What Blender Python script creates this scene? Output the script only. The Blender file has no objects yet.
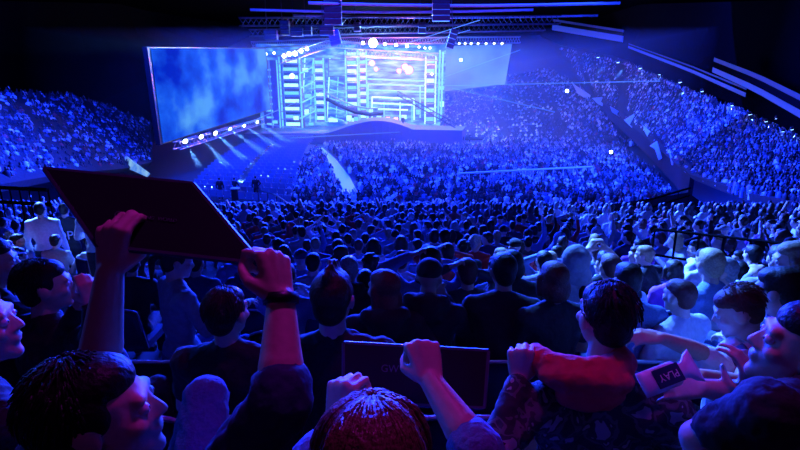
import bpy, bmesh, math, random
import numpy as np
from mathutils import Vector, Matrix, Quaternion
V = Vector
LAB = ('first', 'second', 'third', 'fourth', 'fifth', 'sixth', 'seventh', 'eighth', 'ninth', 'tenth', 'eleventh', 'twelfth', 'thirteenth', 'fourteenth', 'fifteenth', 'sixteenth', 'seventeenth', 'eighteenth', 'nineteenth', 'twentieth', 'twenty-first', 'twenty-second', 'twenty-third', 'twenty-fourth', 'twenty-fifth', 'twenty-sixth', 'twenty-seventh', 'twenty-eighth', 'twenty-ninth', 'thirtieth', 'thirty-first', 'thirty-second', 'thirty-third', 'thirty-fourth')
def nth(i): return LAB[min(i, len(LAB) - 1)]
rnd = random.Random(7)
SC = bpy.context.scene
COL = SC.collection
PI = math.pi
R = math.radians
PITCH = R(15); F = 520.0
CP, SP = math.cos(PITCH), math.sin(PITCH)
CAMZ = 9.0

def ray(px, py):
    u = (px - 400) / F; v = (225 - py) / F
    return V((u, CP + v * SP, -SP + v * CP))
def at(px, py, Y):
    """the world point at distance Y (metres along the hall) seen at that place of the frame"""
    d = ray(px, py)
    return V((0, 0, CAMZ)) + d * (Y / d.y)

def zfloor(y):
    if y < 16.5: return 7.4 - .27 * y + .004 * y * y
    z = 7.4 - .27 * 16.5 + .004 * 16.5 ** 2
    return max(0.0, z - .223 * (y - 16.5))

# ------------------------------------------------------------------ tagging
def tag(o, label=None, cat=None, group=None, kind=None):
    if label: o['label'] = label
    if cat: o['category'] = cat
    if group: o['group'] = group
    if kind: o['kind'] = kind
    return o
def empty(name, loc=(0, 0, 0)):
    o = bpy.data.objects.new(name, None); COL.objects.link(o); o.location = loc
    return o

# ------------------------------------------------------------------ materials
MATS = {}
def mat(name, col, rough=.7, metal=0., bump=0., scale=30., var=.12, emit=None, estr=0., spec=.4, sheen=0.):
    if name in MATS: return MATS[name]
    m = bpy.data.materials.new(name); m.use_nodes = True
    nt = m.node_tree; b = nt.nodes['Principled BSDF']
    b.inputs['Roughness'].default_value = rough
    b.inputs['Metallic'].default_value = metal
    b.inputs['Specular IOR Level'].default_value = spec
    if sheen: b.inputs['Sheen Weight'].default_value = sheen
    tc = nt.nodes.new('ShaderNodeTexCoord')
    n = nt.nodes.new('ShaderNodeTexNoise'); n.inputs['Scale'].default_value = scale
    nt.links.new(tc.outputs['Object'], n.inputs['Vector'])
    r = nt.nodes.new('ShaderNodeValToRGB')
    c = V(col[:3])
    r.color_ramp.elements[0].position = .3; r.color_ramp.elements[1].position = .7
    r.color_ramp.elements[0].color = (*[max(0, x * (1 - var)) for x in c], 1)
    r.color_ramp.elements[1].color = (*[min(1, x * (1 + var)) for x in c], 1)
    nt.links.new(n.outputs['Fac'], r.inputs['Fac'])
    nt.links.new(r.outputs['Color'], b.inputs['Base Color'])
    if bump:
        bp = nt.nodes.new('ShaderNodeBump'); bp.inputs['Strength'].default_value = bump; bp.inputs['Distance'].default_value = .02
        nt.links.new(n.outputs['Fac'], bp.inputs['Height']); nt.links.new(bp.outputs['Normal'], b.inputs['Normal'])
    if emit:
        b.inputs['Emission Color'].default_value = (*emit, 1); b.inputs['Emission Strength'].default_value = estr
    MATS[name] = m
    return m
def emat(name, col, strength):
    return mat(name, (.02, .02, .02), emit=col, estr=strength)

SKIN = mat('skin', (.62, .40, .31), .5, bump=.05, scale=60, var=.06)
SKIN2 = mat('skin_tan', (.42, .25, .18), .5, bump=.05, scale=60, var=.06)
HAIRS = {'black-haired': mat('hair_black', (.010, .008, .008), .5, bump=.25, scale=90, var=.3, spec=.22),
         'brown-haired': mat('hair_brown', (.03, .017, .012), .5, bump=.25, scale=90, var=.3, spec=.25),
         'fair-haired': mat('hair_fair', (.30, .20, .10), .6, bump=.25, scale=90, var=.3),
         'red-haired': mat('hair_red', (.12, .03, .02), .6, bump=.25, scale=90, var=.3),
         'grey-haired': mat('hair_grey', (.3, .3, .3), .5, bump=.5, scale=55, var=.3)}
TOPS = {'black': mat('cloth_black', (.012, .012, .014), .85, bump=.3, sheen=.05),
        'navy': mat('cloth_navy', (.02, .03, .09), .8, bump=.3),
        'dark grey': mat('cloth_dark_grey', (.06, .06, .065), .85, bump=.3),
        'grey': mat('cloth_grey', (.28, .28, .29), .85, bump=.3),
        'white': mat('cloth_white', (.8, .8, .8), .8, bump=.3),
        'denim blue': mat('cloth_denim', (.12, .2, .38), .85, bump=.3, scale=80),
        'red': mat('cloth_red', (.5, .03, .03), .8, bump=.3),
        'purple': mat('cloth_purple', (.35, .06, .5), .8, bump=.3)}
TROUS = {'jeans': mat('trousers_denim', (.06, .09, .2), .85, bump=.3, scale=80), 'dark': mat('trousers_dark', (.02, .02, .025), .85, bump=.3)}
EYE = mat('eye_white', (.8, .8, .8), .2)
DARK = mat('dark_plastic', (.012, .012, .016), .35)
SEATM = mat('seat_plastic', (.03, .035, .08), .28, bump=.05)
SEATF = mat('seat_fabric', (.02, .03, .09), .9, bump=.3, scale=90)
STEEL = mat('dark_steel', (.08, .08, .09), .35, metal=.8)
CONC = mat('concrete', (.018, .018, .02), .95, bump=.3, scale=4, var=.3)
BLACKDRAPE = mat('roof_black', (.0025, .0025, .0035), .95, bump=.4, scale=2, spec=0.)
WALLM = mat('wall_black', (.008, .008, .014), .95, scale=1, spec=0.)
HEADERM = mat('box_header', (.004, .004, .006), .9, spec=0.)

# ------------------------------------------------------------------ mesh building
class MB:
    def __init__(s): s.v = []; s.f = []; s.m = []
    def add(s, vs, fs, mi=0):
        o = len(s.v); s.v.extend([tuple(x) for x in vs]); s.f.extend([tuple(i + o for i in f) for f in fs]); s.m.extend([mi] * len(fs))
        return s
    def box(s, c, size, rot=None, mi=0):
        c = V(c); hx, hy, hz = size[0] / 2, size[1] / 2, size[2] / 2
        vs = [V((x, y, z)) for x in (-hx, hx) for y in (-hy, hy) for z in (-hz, hz)]
        if rot is not None: vs = [rot @ v for v in vs]
        return s.add([c + v for v in vs], [(0, 1, 3, 2), (4, 6, 7, 5), (0, 4, 5, 1), (2, 3, 7, 6), (0, 2, 6, 4), (1, 5, 7, 3)], mi)
    def cap(s, a, b, r1, r2=None, seg=12, mi=0, flat=1.0, axis=None):
        """tapered capsule"""
        a = V(a); b = V(b); r2 = r1 if r2 is None else r2
        d = (b - a); L = d.length
        if L < 1e-6: d = V((0, 0, 1))
        q = d.normalized().to_track_quat('Z', 'Y').to_matrix()
        if axis is not None:
            z = d.normalized(); x = V(axis); x = (x - z * x.dot(z)).normalized(); y = z.cross(x)
            q = Matrix((x, y, z)).transposed()
        vs = []; fs = []; n = max(3, seg // 3)
        vs.append(a + q @ V((0, 0, -r1)))
        for i in range(1, n + 1):
            t = -PI / 2 + (PI / 2) * i / n
            for k in range(seg):
                p = 2 * PI * k / seg
                vs.append(a + q @ V((r1 * math.cos(t) * math.cos(p), flat * r1 * math.cos(t) * math.sin(p), r1 * math.sin(t))))
        for i in range(0, n):
            t = (PI / 2) * i / n
            for k in range(seg):
                p = 2 * PI * k / seg
                vs.append(b + q @ V((r2 * math.cos(t) * math.cos(p), flat * r2 * math.cos(t) * math.sin(p), r2 * math.sin(t))))
        vs.append(b + q @ V((0, 0, r2)))
        rows = 2 * n
        for k in range(seg): fs.append((0, 1 + (k + 1) % seg, 1 + k))
        for i in range(rows - 1):
            for k in range(seg):
                A = 1 + i * seg + k; B = 1 + i * seg + (k + 1) % seg
                fs.append((A, B, B + seg, A + seg))
        last = len(vs) - 1; o = 1 + (rows - 1) * seg
        for k in range(seg): fs.append((o + k, o + (k + 1) % seg, last))
        return s.add(vs, fs, mi)
    def ell(s, c, r, M=None, seg=14, mi=0):
        c = V(c); vs = [V((0, 0, -r[2]))]; fs = []; n = max(6, seg // 2)
        for i in range(1, n):
            t = -PI / 2 + PI * i / n
            for k in range(seg):
                p = 2 * PI * k / seg
                vs.append(V((r[0] * math.cos(t) * math.cos(p), r[1] * math.cos(t) * math.sin(p), r[2] * math.sin(t))))
        vs.append(V((0, 0, r[2])))
        for k in range(seg): fs.append((0, 1 + (k + 1) % seg, 1 + k))
        for i in range(n - 2):
            for k in range(seg):
                A = 1 + i * seg + k; B = 1 + i * seg + (k + 1) % seg
                fs.append((A, B, B + seg, A + seg))
        last = len(vs) - 1; o = 1 + (n - 2) * seg
        for k in range(seg): fs.append((o + k, o + (k + 1) % seg, last))
        if M is not None: vs = [M @ v for v in vs]
        return s.add([c + v for v in vs], fs, mi)
    def tube(s, pts, r, seg=8, mi=0, taper=1.0):
        pts = [V(p) for p in pts]; vs = []; fs = []; n = len(pts)
        prev = None
        for i, p in enumerate(pts):
            d = (pts[min(i + 1, n - 1)] - pts[max(i - 1, 0)]).normalized()
            if prev is None:
                x = d.orthogonal().normalized()
            else:
                x = (prev - d * prev.dot(d)); x = x.normalized() if x.length > 1e-6 else d.orthogonal().normalized()
            prev = x; y = d.cross(x)
            rr = r * (1 + (taper - 1) * i / max(1, n - 1))
            for k in range(seg):
                a = 2 * PI * k / seg
                vs.append(p + x * math.cos(a) * rr + y * math.sin(a) * rr)
        for i in range(n - 1):
            for k in range(seg):
                A = i * seg + k; B = i * seg + (k + 1) % seg
                fs.append((A, B, B + seg, A + seg))
        fs.append(tuple(range(seg - 1, -1, -1))); fs.append(tuple((n - 1) * seg + k for k in range(seg)))
        return s.add(vs, fs, mi)
    def mesh(s, name, mats, smooth=True):
        me = bpy.data.meshes.new(name); me.from_pydata(s.v, [], s.f)
        for m in (mats if isinstance(mats, (list, tuple)) else [mats]): me.materials.append(m)
        me.polygons.foreach_set('material_index', s.m)
        if smooth: me.polygons.foreach_set('use_smooth', [True] * len(me.polygons))
        me.update()
        return me
    def build(s, name, mats, parent=None, smooth=False, bevel=0, loc=None):
        o = bpy.data.objects.new(name, s.mesh(name, mats, smooth)); COL.objects.link(o)
        if bevel:
            b = o.modifiers.new('bevel', 'BEVEL'); b.width = bevel; b.segments = 2; b.limit_method = 'ANGLE'
        if parent is not None: o.parent = parent
        if loc is not None: o.location = loc
        return o

def remeshed(mb, name, mats, vox, smooth=3, noise=0.):
    me = mb.mesh('tmp', [mats] if not isinstance(mats, list) else mats)
    o = bpy.data.objects.new('tmp', me); COL.objects.link(o)
    m = o.modifiers.new('r', 'REMESH'); m.mode = 'VOXEL'; m.voxel_size = vox; m.use_smooth_shade = True
    if smooth:
        s = o.modifiers.new('s', 'SMOOTH'); s.factor = .5; s.iterations = smooth
    if noise:
        tx = bpy.data.textures.new('t', 'CLOUDS'); tx.noise_scale = .035
        d = o.modifiers.new('d', 'DISPLACE'); d.texture = tx; d.strength = noise; d.mid_level = .5
    dg = bpy.context.evaluated_depsgraph_get()
    out = bpy.data.meshes.new_from_object(o.evaluated_get(dg), depsgraph=dg)
    out.name = name
    bpy.data.objects.remove(o); bpy.data.meshes.remove(me)
    out.materials.clear()
    for mm in (mats if isinstance(mats, list) else [mats]): out.materials.append(mm)
    out.polygons.foreach_set('use_smooth', [True] * len(out.polygons))
    return out
def link(name, me, parent=None):
    o = bpy.data.objects.new(name, me); COL.objects.link(o)
    if parent is not None: o.parent = parent
    return o

# ------------------------------------------------------------------ human figures
def frame(fwd, up=(0, 0, 1)):
    f = V(fwd).normalized(); u = V(up); u = (u - f * u.dot(f)).normalized(); r = f.cross(u)
    return Matrix((r, f, u)).transposed()          # columns: right, forward, up

def hand(mb, wrist, fwd, palm, thumb_side, curl=.5, k=1.0, spread=.12, g=0., thumb=.6):
    """palm + four jointed fingers + thumb. fwd: wrist to knuckles, palm: the way the palm faces, thumb_side: toward the thumb"""
    f = V(fwd).normalized(); n = V(palm); n = (n - f * n.dot(f)).normalized()
    s = f.cross(n).normalized()
    if s.dot(V(thumb_side)) < 0: s = -s
    w = V(wrist)
    L = [(.034, .088, (.044, .026, .020)), (.012, .092, (.049, .030, .021)), (-.010, .088, (.045, .028, .020)), (-.031, .080, (.036, .021, .018))]
    for i, (off, ml, ph) in enumerate(L):
        r = (.0098 - .0007 * i) * k + g
        kn = w + f * ml * k + s * off * k + n * (-.004 + .004 * abs(i - 1)) * k
        mb.cap(w + s * off * .55 * k + f * .01 * k, kn, .0145 * k + g, .0118 * k + g, 10)
        d = (f + s * spread * (1.5 - i) * .35).normalized(); p = kn; ang = 0
        for j, l in enumerate(ph):
            ang += curl * (1.15, 1.45, .95)[j] + .03 * i
            dd = d * math.cos(ang) + n * math.sin(ang)
            q = p + dd * l * k
            mb.cap(p, q, r * (1 - .07 * j), r * (.93 - .07 * j), 8); p = q
    mb.ell(w + f * .045 * k + n * .004 * k, (.040 * k + g, .048 * k + g, .017 * k + g), Matrix((s, f, n)).transposed(), 12)
    # thumb leaves the side of the palm near its base
    a = w + f * .018 * k + s * .026 * k + n * .006 * k
    b = a + (f * .55 + s * .75 * (1 - thumb * .4) + n * .35).normalized() * .040 * k
    c = b + (f * .75 + s * (.35 - thumb * .8) + n * (.25 + thumb * .5)).normalized() * .032 * k
    e = c + (f * (.8 - thumb * .3) + s * (.1 - thumb) + n * (.2 + thumb * .4)).normalized() * .026 * k
    mb.cap(a, b, .017 * k + g, .0125 * k + g, 10); mb.cap(b, c, .0122 * k + g, .0108 * k + g, 8); mb.cap(c, e, .0108 * k + g, .009 * k + g, 8)

def head_prims(mb, c, M, k=1.0):
    P = lambda x, y, z: V(c) + M @ V((x, y, z)) * k
    E = lambda x, y, z, r: mb.ell(P(x, y, z), [q * k for q in r], M, 18)
    E(0, -.012, .030, (.076, .098, .088)); E(0, .022, -.015, (.066, .074, .098))
    E(0, .045, -.072, (.045, .046, .036)); E(0, .074, -.092, (.024, .022, .019))
    mb.cap(P(-.034, .080, .030), P(.034, .080, .030), .014 * k, None, 8)
    mb.cap(P(0, .088, .018), P(0, .106, -.018), .008 * k, .0125 * k, 8)
    E(.011, .096, -.024, (.009, .010, .008)); E(-.011, .096, -.024, (.009, .010, .008))
    E(0, .092, -.047, (.024, .010, .006)); E(0, .090, -.057, (.021, .010, .007))
    for s in (-1, 1):
        E(s * .042, .066, -.018, (.022, .022, .02))
        E(s * .078, -.004, -.004, (.009, .022, .030)); E(s * .083, -.012, .008, (.006, .018, .020))

def hair_mesh(style, c, M, col, vox, k=1.0):
    mb = MB()
    P = lambda x, y, z: V(c) + M @ V((x, y, z)) * k
    E = lambda x, y, z, r: mb.ell(P(x, y, z), [q * k for q in r], M, 18)
    E(0, -.030, .042, (.083, .096, .092)); E(0, .004, .074, (.072, .078, .054)); E(0, -.055, -.01, (.068, .060, .074)); E(-.062, -.005, .035, (.02, .045, .045)); E(.062, -.005, .035, (.02, .045, .045))
    if style == 'crop': mb = MB(); E = lambda x, y, z, r: mb.ell(P(x, y, z), [q * k for q in r], M, 18); E(0, -.026, .040, (.080, .096, .086)); E(0, .008, .066, (.070, .078, .056)); E(0, -.052, -.01, (.063, .055, .062))
    if style == 'long':
        E(0, -.055, -.07, (.088, .062, .11)); E(0, -.060, -.17, (.092, .05, .11))
        for s in (-1, 1): mb.cap(P(s * .078, .0, .02), P(s * .088, -.01, -.16), .026 * k, .024 * k, 8)
    if style == 'bob':
        E(0, -.045, -.04, (.095, .075, .09))
        for s in (-1, 1): mb.cap(P(s * .078, .01, .02), P(s * .085, .0, -.07), .028 * k, .026 * k, 8)
    if style == 'bun': E(0, -.07, .125, (.042, .042, .04))
    if style == 'tail':
        mb.cap(P(0, -.11, .05), P(0, -.17, .0), .022 * k, .03 * k, 8); mb.cap(P(0, -.17, .0), P(0, -.15, -.15), .03 * k, .012 * k, 8)
    if style == 'mohawk':
        for i in range(8):
            a = i / 7; mb.cap(P(0, .06 - .14 * a, .125 - .03 * abs(a - .4)), P(.004 * (-1) ** i, .05 - .15 * a, .165 - .05 * abs(a - .4)), .024 * k, .012 * k, 8)
    if style == 'curly':
        rr = random.Random(3)
        for i in range(46):
            a = rr.uniform(0, 2 * PI); b = rr.uniform(-.25, 1.5)
            E(.085 * math.cos(a) * math.cos(b), -.035 + .092 * math.sin(a) * math.cos(b), .03 + .095 * math.sin(b), (.026, .026, .026)) if not (math.sin(a) > .5 and b < .55) else None
    return remeshed(mb, 'hair', col, vox, 2, noise=.003 if vox < .02 else 0)

def strands(me, H, M, n, length, seed, inv):
    """short locks laid over a head of hair, joined into its mesh"""
    r_ = random.Random(seed); q = MB()
    for i in range(n):
        a = r_.uniform(0, 2 * PI); el = r_.uniform(-.15, 1.5); pts = []
        if math.sin(a) > .35 and el < .75: continue
        for j in range(5):
            t = j / 4; e2 = el - t * length / .09; aa = a + .15 * t * math.sin(5 * a + seed)
            pts.append(H + M @ V((.086 * math.cos(aa) * math.cos(e2), -.028 + .099 * math.sin(aa) * math.cos(e2) - .012 * t, .042 + (.096 + .004 * math.sin(9 * t + i)) * math.sin(e2))) + inv)
        q.tube(pts, .0030, 5, 0, .35)
    bm = bmesh.new(); bm.from_mesh(me); t_ = q.mesh('t', me.materials[0]); bm.from_mesh(t_); bm.to_mesh(me); bm.free(); bpy.data.meshes.remove(t_)
    me.polygons.foreach_set('use_smooth', [True] * len(me.polygons)); return me

def headgear(kind, c, M, m, vox, k=1.0):
    mb = MB(); P = lambda x, y, z: V(c) + M @ V((x, y, z)) * k
    if kind == 'cap':
        mb.ell(P(0, -.012, .058), [.086 * k, .105 * k, .078 * k], M, 18); mb.ell(P(0, .115, .045), [.068 * k, .07 * k, .008 * k], M, 14)
    elif kind == 'beanie':
        mb.ell(P(0, -.014, .056), [.088 * k, .106 * k, .092 * k], M, 18); mb.ell(P(0, -.012, .03), [.092 * k, .11 * k, .028 * k], M, 18)
    elif kind == 'hood':
        mb.ell(P(0, -.035, .025), [.112 * k, .115 * k, .125 * k], M, 18); mb.ell(P(0, -.045, -.10), [.125 * k, .10 * k, .10 * k], M, 16); mb.cap(P(0, -.06, .10), P(0, -.13, .085), .06 * k, .03 * k, 10)
    return remeshed(mb, kind, m, vox, 3)

HW = .0
def figure_meshes(J, vox=.012, sleeves='long', low=False, k=1.0, hands=True, body=True, hood=False, bare_legs=False):
    """J: joints in one frame. returns dict of MB for body, top, trousers"""
    H = V(J['head']); M = frame(J.get('face', (0, 1, 0)), J.get('up', (0, 0, 1)))
    nb = V(J['neck']); SL, SR = V(J['shl']), V(J['shr']); EL, ER = V(J['ell']), V(J['elr']); WL, WR = V(J['wrl']), V(J['wrr'])
    pel = V(J['pel'])
    b = MB(); t = MB(); l = MB()
    seg = 8 if low else 14
    head_prims(b, H, M, k)
    b.cap(H + M @ V((0, -.022, -.07)) * k, nb - V((0, 0, .02)), .052 * k, .060 * k, seg)
    mid = nb.lerp(pel, .52); ch = nb.lerp(pel, .30)
    across = (SR - SL).normalized(); spine = (nb - pel).normalized(); fr = frame(spine.cross(across) * -1, spine)
    if fr.col[1].dot(V(J.get('chest', (0, 1, 0)))) < 0: fr = frame(spine.cross(across), spine)
    w = (SR - SL).length / 2
    def torso(m, g):
        m.ell(ch, (w * .93 + g, .105 + g, .19 + g), fr, seg); m.ell(mid, (w * .84 + g, .10 + g, .17 + g), fr, seg)
        m.ell(pel + spine * .05, (w * .92 + g, .125 + g, .14 + g), fr, seg)
        for S in (SL, SR):
            m.cap(nb + spine * .005, S - spine * .01, .052 + g, .058 + g, seg)
            m.cap(S, S.lerp(ch, .45), .064 + g, .08 + g, seg)
    g = .012
    torso(t, g)
    if body: torso(b, -.006)
    for S, E_, W, side in ((SL, EL, WL, 'l'), (SR, ER, WR, 'r')):
        b.cap(S, E_, .052, .042, seg); b.cap(E_, E_.lerp(W, .35), .042, .042, seg); b.cap(E_.lerp(W, .35), W, .041, .027, seg)
        t.cap(S, S.lerp(E_, .5), .064 + g * .3, .058, seg)
        if sleeves == 'short': t.cap(S, S.lerp(E_, .62), .064, .062, seg)
        else:
            t.cap(S, E_, .064, .056, seg)
            if sleeves == 'long': t.cap(E_, E_.lerp(W, .92), .055, .038, seg)
            elif sleeves == 'pushed': t.cap(E_, E_.lerp(W, .12), .058, .056, seg)
        if hands and not J.get('nohand' + side):
            hf = J.get('hf' + side, (W - E_).normalized()); hn = J.get('hn' + side, V((0, 0, -1)) if abs(V(hf).normalized().z) < .8 else V((0, 1, 0)))
            if low:
                f_ = V(hf).normalized(); b.ell(W + f_ * .06, (.035, .035, .05), None, 8)
            else:
                hand(b, W, hf, hn, J.get('ht' + side, (1, 0, .3) if side == 'l' else (-1, 0, .3)), J.get('curl' + side, .35), k)
    if 'knl' in J:
        for s, kn, an in ((-1, 'knl', 'anl'), (1, 'knr', 'anr')):
            hp = pel + across * s * w * .5; K = V(J[kn]); A = V(J[an])
            toe = V(J.get('toe', (0, 1, 0)))
            if body: b.cap(hp, K, .082, .052, seg); b.cap(K, A, .052, .034, seg)
            l.cap(hp, K, .094, .066, seg); l.cap(K, A, .066, .052, seg)
            b.cap(A - V((0, 0, .02)), A + toe * .15 - V((0, 0, .05)), .042, .035, seg)
        l.ell(pel + spine * .02, (w * .95 + .012, .145, .12), fr, seg)
    if hood:
        c = nb + fr @ V((0, -.06, .02)); t.ell(c, (.14, .085, .07), fr, seg); t.ell(c + fr @ V((0, -.03, -.06)), (.11, .06, .09), fr, seg)
        for s in (-1, 1): t.cap(c + fr @ V((s * .11, .0, .02)), c + fr @ V((s * .055, .13, -.02)), .045, .035, seg)
    return b, t, l, H, M

def seated(pose='lap', lean=0., turn=0., sc=1.0):
    J = dict(head=(0, .04 + lean * 1.1, 1.235 - abs(lean) * .15), neck=(0, lean * .9, 1.075 - abs(lean) * .1), shl=(-.185, -.01 + lean * .85, 1.02 - abs(lean) * .1), shr=(.185, -.01 + lean * .85, 1.02 - abs(lean) * .1),
             pel=(0, 0, .50), knl=(-.13, .44, .52), knr=(.13, .44, .52), anl=(-.13, .46, .10), anr=(.13, .46, .10))
    J['face'] = (math.sin(turn), math.cos(turn), -.08)
    if pose == 'lap': A = ((-.25, .06, .76), (-.10, .28, .66)), ((.25, .06, .76), (.10, .28, .66))
    elif pose == 'phone': A = ((-.26, .14, .82), (-.07, .33, 1.02)), ((.26, .14, .82), (.07, .33, 1.02))
    elif pose == 'photo': A = ((-.27, .22, 1.08), (-.09, .30, 1.30)), ((.27, .22, 1.08), (.09, .30, 1.30))
    elif pose == 'headhold': A = ((-.36, .12, 1.16), (-.14, .03, 1.30)), ((.30, .16, 1.12), (.10, .16, 1.20))
    elif pose == 'cheer': A = ((-.27, .06, .78), (-.10, .26, .70)), ((.30, .04, 1.26), (.26, .08, 1.52))
    elif pose == 'cheer2': A = ((-.32, .05, 1.24), (-.24, .10, 1.50)), ((.32, .05, 1.24), (.24, .10, 1.50))
    elif pose == 'clap': A = ((-.24, .18, .86), (-.05, .36, .98)), ((.24, .18, .86), (.04, .36, 1.0))
    elif pose == 'rest': A = ((-.34, -.06, .80), (-.36, .18, .70)), ((.34, -.06, .80), (.36, .18, .70))
    (J['ell'], J['wrl']), (J['elr'], J['wrr']) = A
    if lean:
        for q in ('ell', 'elr', 'wrl', 'wrr'): J[q] = tuple(V(J[q]) + V((0, lean * .7, -.02)))
    return J

# variants of seated spectators, shared mesh data
POSES = [('lap', 0, 0), ('phone', .08, .1), ('lap', -.05, .6), ('clap', .03, -.3), ('headhold', .0, 0), ('rest', -.06, -.7), ('photo', 0, 0), ('cheer', 0, 0.1), ('lap', .14, -.2)]
HSTY = ['short', 'crop', 'long', 'bob', 'bun', 'tail', 'curly']
H0 = V((0, 0, 0))
HAIRM = {}
for hs in HSTY:
    HAIRM[hs] = (hair_mesh(hs, H0, frame((0, 1, 0)), HAIRS['black-haired'], .011), hair_mesh(hs, H0, frame((0, 1, 0)), HAIRS['black-haired'], .024))
for hg in ('cap', 'beanie', 'hood'):
    HAIRM[hg] = (headgear(hg, H0, frame((0, 1, 0)), TOPS['grey'], .011), headgear(hg, H0, frame((0, 1, 0)), TOPS['grey'], .024))
POSEM = []
for i, (p, ln, tn) in enumerate(POSES):
    J = seated(p, ln, tn)
    b, t, l, H, M = figure_meshes(J, sleeves=('short' if i in (0, 3, 6) else 'long'), body=True, hood=(i in (1, 5)))
    bb = remeshed(b, 'spectator', SKIN, .0115, 2); tt = remeshed(t, 'top', TOPS['navy'], .016, 3, noise=.010); ll = remeshed(l, 'trousers', TROUS['jeans'], .022, 3)
    b, t, l, H, M = figure_meshes(J, sleeves=('short' if i in (0, 3, 6) else 'long'), body=False, low=True, hood=(i in (1, 5)))
    POSEM.append((bb, tt, ll, remeshed(b, 'head', SKIN, .026, 1), remeshed(t, 'top', TOPS['navy'], .032, 1), remeshed(l, 'trousers', TROUS['jeans'], .045, 1), H, M))

JOINED = {}
def joined(pi, hs):
    """one mesh: skin, top, trousers, hair as four material slots"""
    if (pi, hs) in JOINED: return JOINED[(pi, hs)]
    _, _, _, b, t, l, H, M = POSEM[pi]
    vs = []; fs = []; ms = []
    for mi, (me, X) in enumerate(((b, Matrix.Identity(4)), (t, Matrix.Identity(4)), (l, Matrix.Identity(4)), (HAIRM[hs][1], Matrix.Translation(H) @ M.to_4x4()))):
        o = len(vs); vs += [X @ v.co for v in me.vertices]
        for p in me.polygons: fs.append([o + q for q in p.vertices]); ms.append(mi)
    me = bpy.data.meshes.new('spectator'); me.from_pydata(vs, [], fs)
    for m in (SKIN, TOPS['navy'], TROUS['jeans'], HAIRS['black-haired']): me.materials.append(m)
    me.polygons.foreach_set('material_index', ms); me.polygons.foreach_set('use_smooth', [True] * len(ms)); me.update()
    JOINED[(pi, hs)] = me
    return me

def set_mats(o, ms):
    for i, m in enumerate(ms):
        o.material_slots[i].link = 'OBJECT'; o.material_slots[i].material = m

PROTO_N = {}; PROTO_F = {}
def spectator(pi, hs, hairmat, topmat, troumat, skinmat, loc, rz, sc, near, label, group):
    if near:
        key = (pi, hs)
        if key not in PROTO_N:
            bb, tt, ll, _, _, _, H, M = POSEM[pi]
            o = link('spectator', bb); a = link('top', tt, o); c = link('trousers', ll, o)
            nm = hs if hs in ('cap', 'beanie', 'hood') else 'hair'
            h = link(nm, HAIRM[hs][0], o); h.matrix_local = Matrix.Translation(H) @ M.to_4x4()
            PROTO_N[key] = [o, a, c, h]
        else:
            src = PROTO_N[key]
            o = src[0].copy(); COL.objects.link(o); ch = []
            for s_ in src[1:]:
                q = s_.copy(); q.parent = o; COL.objects.link(q); ch.append(q)
            a, c, h = ch
        set_mats(o, [skinmat]); set_mats(a, [topmat]); set_mats(c, [troumat]); set_mats(h, [hairmat])
    else:
        key = (pi, hs)
        if key not in PROTO_F:
            o = link('spectator', joined(pi, hs)); PROTO_F[key] = o
        else:
            o = PROTO_F[key].copy(); COL.objects.link(o)
        set_mats(o, [skinmat, topmat, troumat, hairmat])
    o.location = loc; o.rotation_euler = (0, 0, rz); o.scale = (sc, sc, sc)
    tag(o, label, 'person', group)
    return o

# ------------------------------------------------------------------ seats
def seat_shell(w=.46):
    mb = MB(); n = 9; m = 7; vs = []; fs = []
    for side in (0, 1):
        for i in range(n):
            u = -1 + 2 * i / (n - 1)
            for j in range(m):
                t = j / (m - 1)
                x = u * w / 2 * (1 - .10 * t * t); z = .40 + .44 * t - .05 * (abs(u) ** 3) * t
                y = -.20 - .09 * t + .045 * u * u - (.03 if side else 0)
                vs.append((x, y, z))
    N = n * m
    for i in range(n - 1):
        for j in range(m - 1):
            a = i * m + j; fs.append((a, a + m, a + m + 1, a + 1)); a += N; fs.append((a, a + 1, a + m + 1, a + m))
    for i in range(n - 1):
        for j in (0, m - 1):
            a = i * m + j; fs.append((a, a + m, a + m + N, a + N) if j == 0 else (a, a + N, a + m + N, a + m))
    for i in (0, n - 1):
        for j in range(m - 1):
            a = i * m + j; fs.append((a, a + 1, a + 1 + N, a + N))
    mb.add(vs, fs)
    return mb
LITRIMM = mat('lit_seat_rim', (.30, .30, .36), .25)  # paler than the seat: light caught on the rim is put into the colour
def lit_seat_rim(w=.46):
    mb = MB(); pts = []
    for i in range(13):
        u = -1 + 2 * i / 12
        pts.append((u * w / 2 * .90, -.305 + .045 * u * u, .845 - .05 * abs(u) ** 3))
    pts = [(pts[0][0] - .02, -.24, .60)] + pts + [(pts[-1][0] + .02, -.24, .60)]
    mb.tube(pts, .011, 6); return mb
SEAT_PARTS = None
def make_seat():
    global SEAT_PARTS
    if SEAT_PARTS is None:
        SEAT_PARTS = [('backrest', seat_shell().mesh('backrest', SEATM)), ('rim', lit_seat_rim().mesh('rim', LITRIMM))]
        q = MB(); q.box((0, .02, .42), (.44, .42, .07)); SEAT_PARTS.append(('seat_cushion', q.mesh('seat_cushion', SEATF, False)))
        q = MB(); q.box((-.255, -.02, .60), (.045, .30, .03)); SEAT_PARTS.append(('armrest', q.mesh('armrest', SEATM, False)))
        q = MB(); q.box((-.25, -.05, .30), (.03, .10, .60)); q.box((0, -.10, .36), (.5, .05, .05)); SEAT_PARTS.append(('stand', q.mesh('stand', STEEL, False)))
    e = empty('stadium_seat')
    for n, me in SEAT_PARTS: link(n, me, e)
    return e
SEATP = []
def place_seat(loc, rz, label, group):
    if not SEATP:
        o = make_seat(); SEATP.append((o, list(o.children)))
    else:
        src, ch = SEATP[0]
        o = src.copy(); COL.objects.link(o)
        for c in ch:
            q = c.copy(); q.parent = o; COL.objects.link(q)
    o.location = loc; o.rotation_euler = (0, 0, rz)
    tag(o, label, 'seat', group)
    return o

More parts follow.
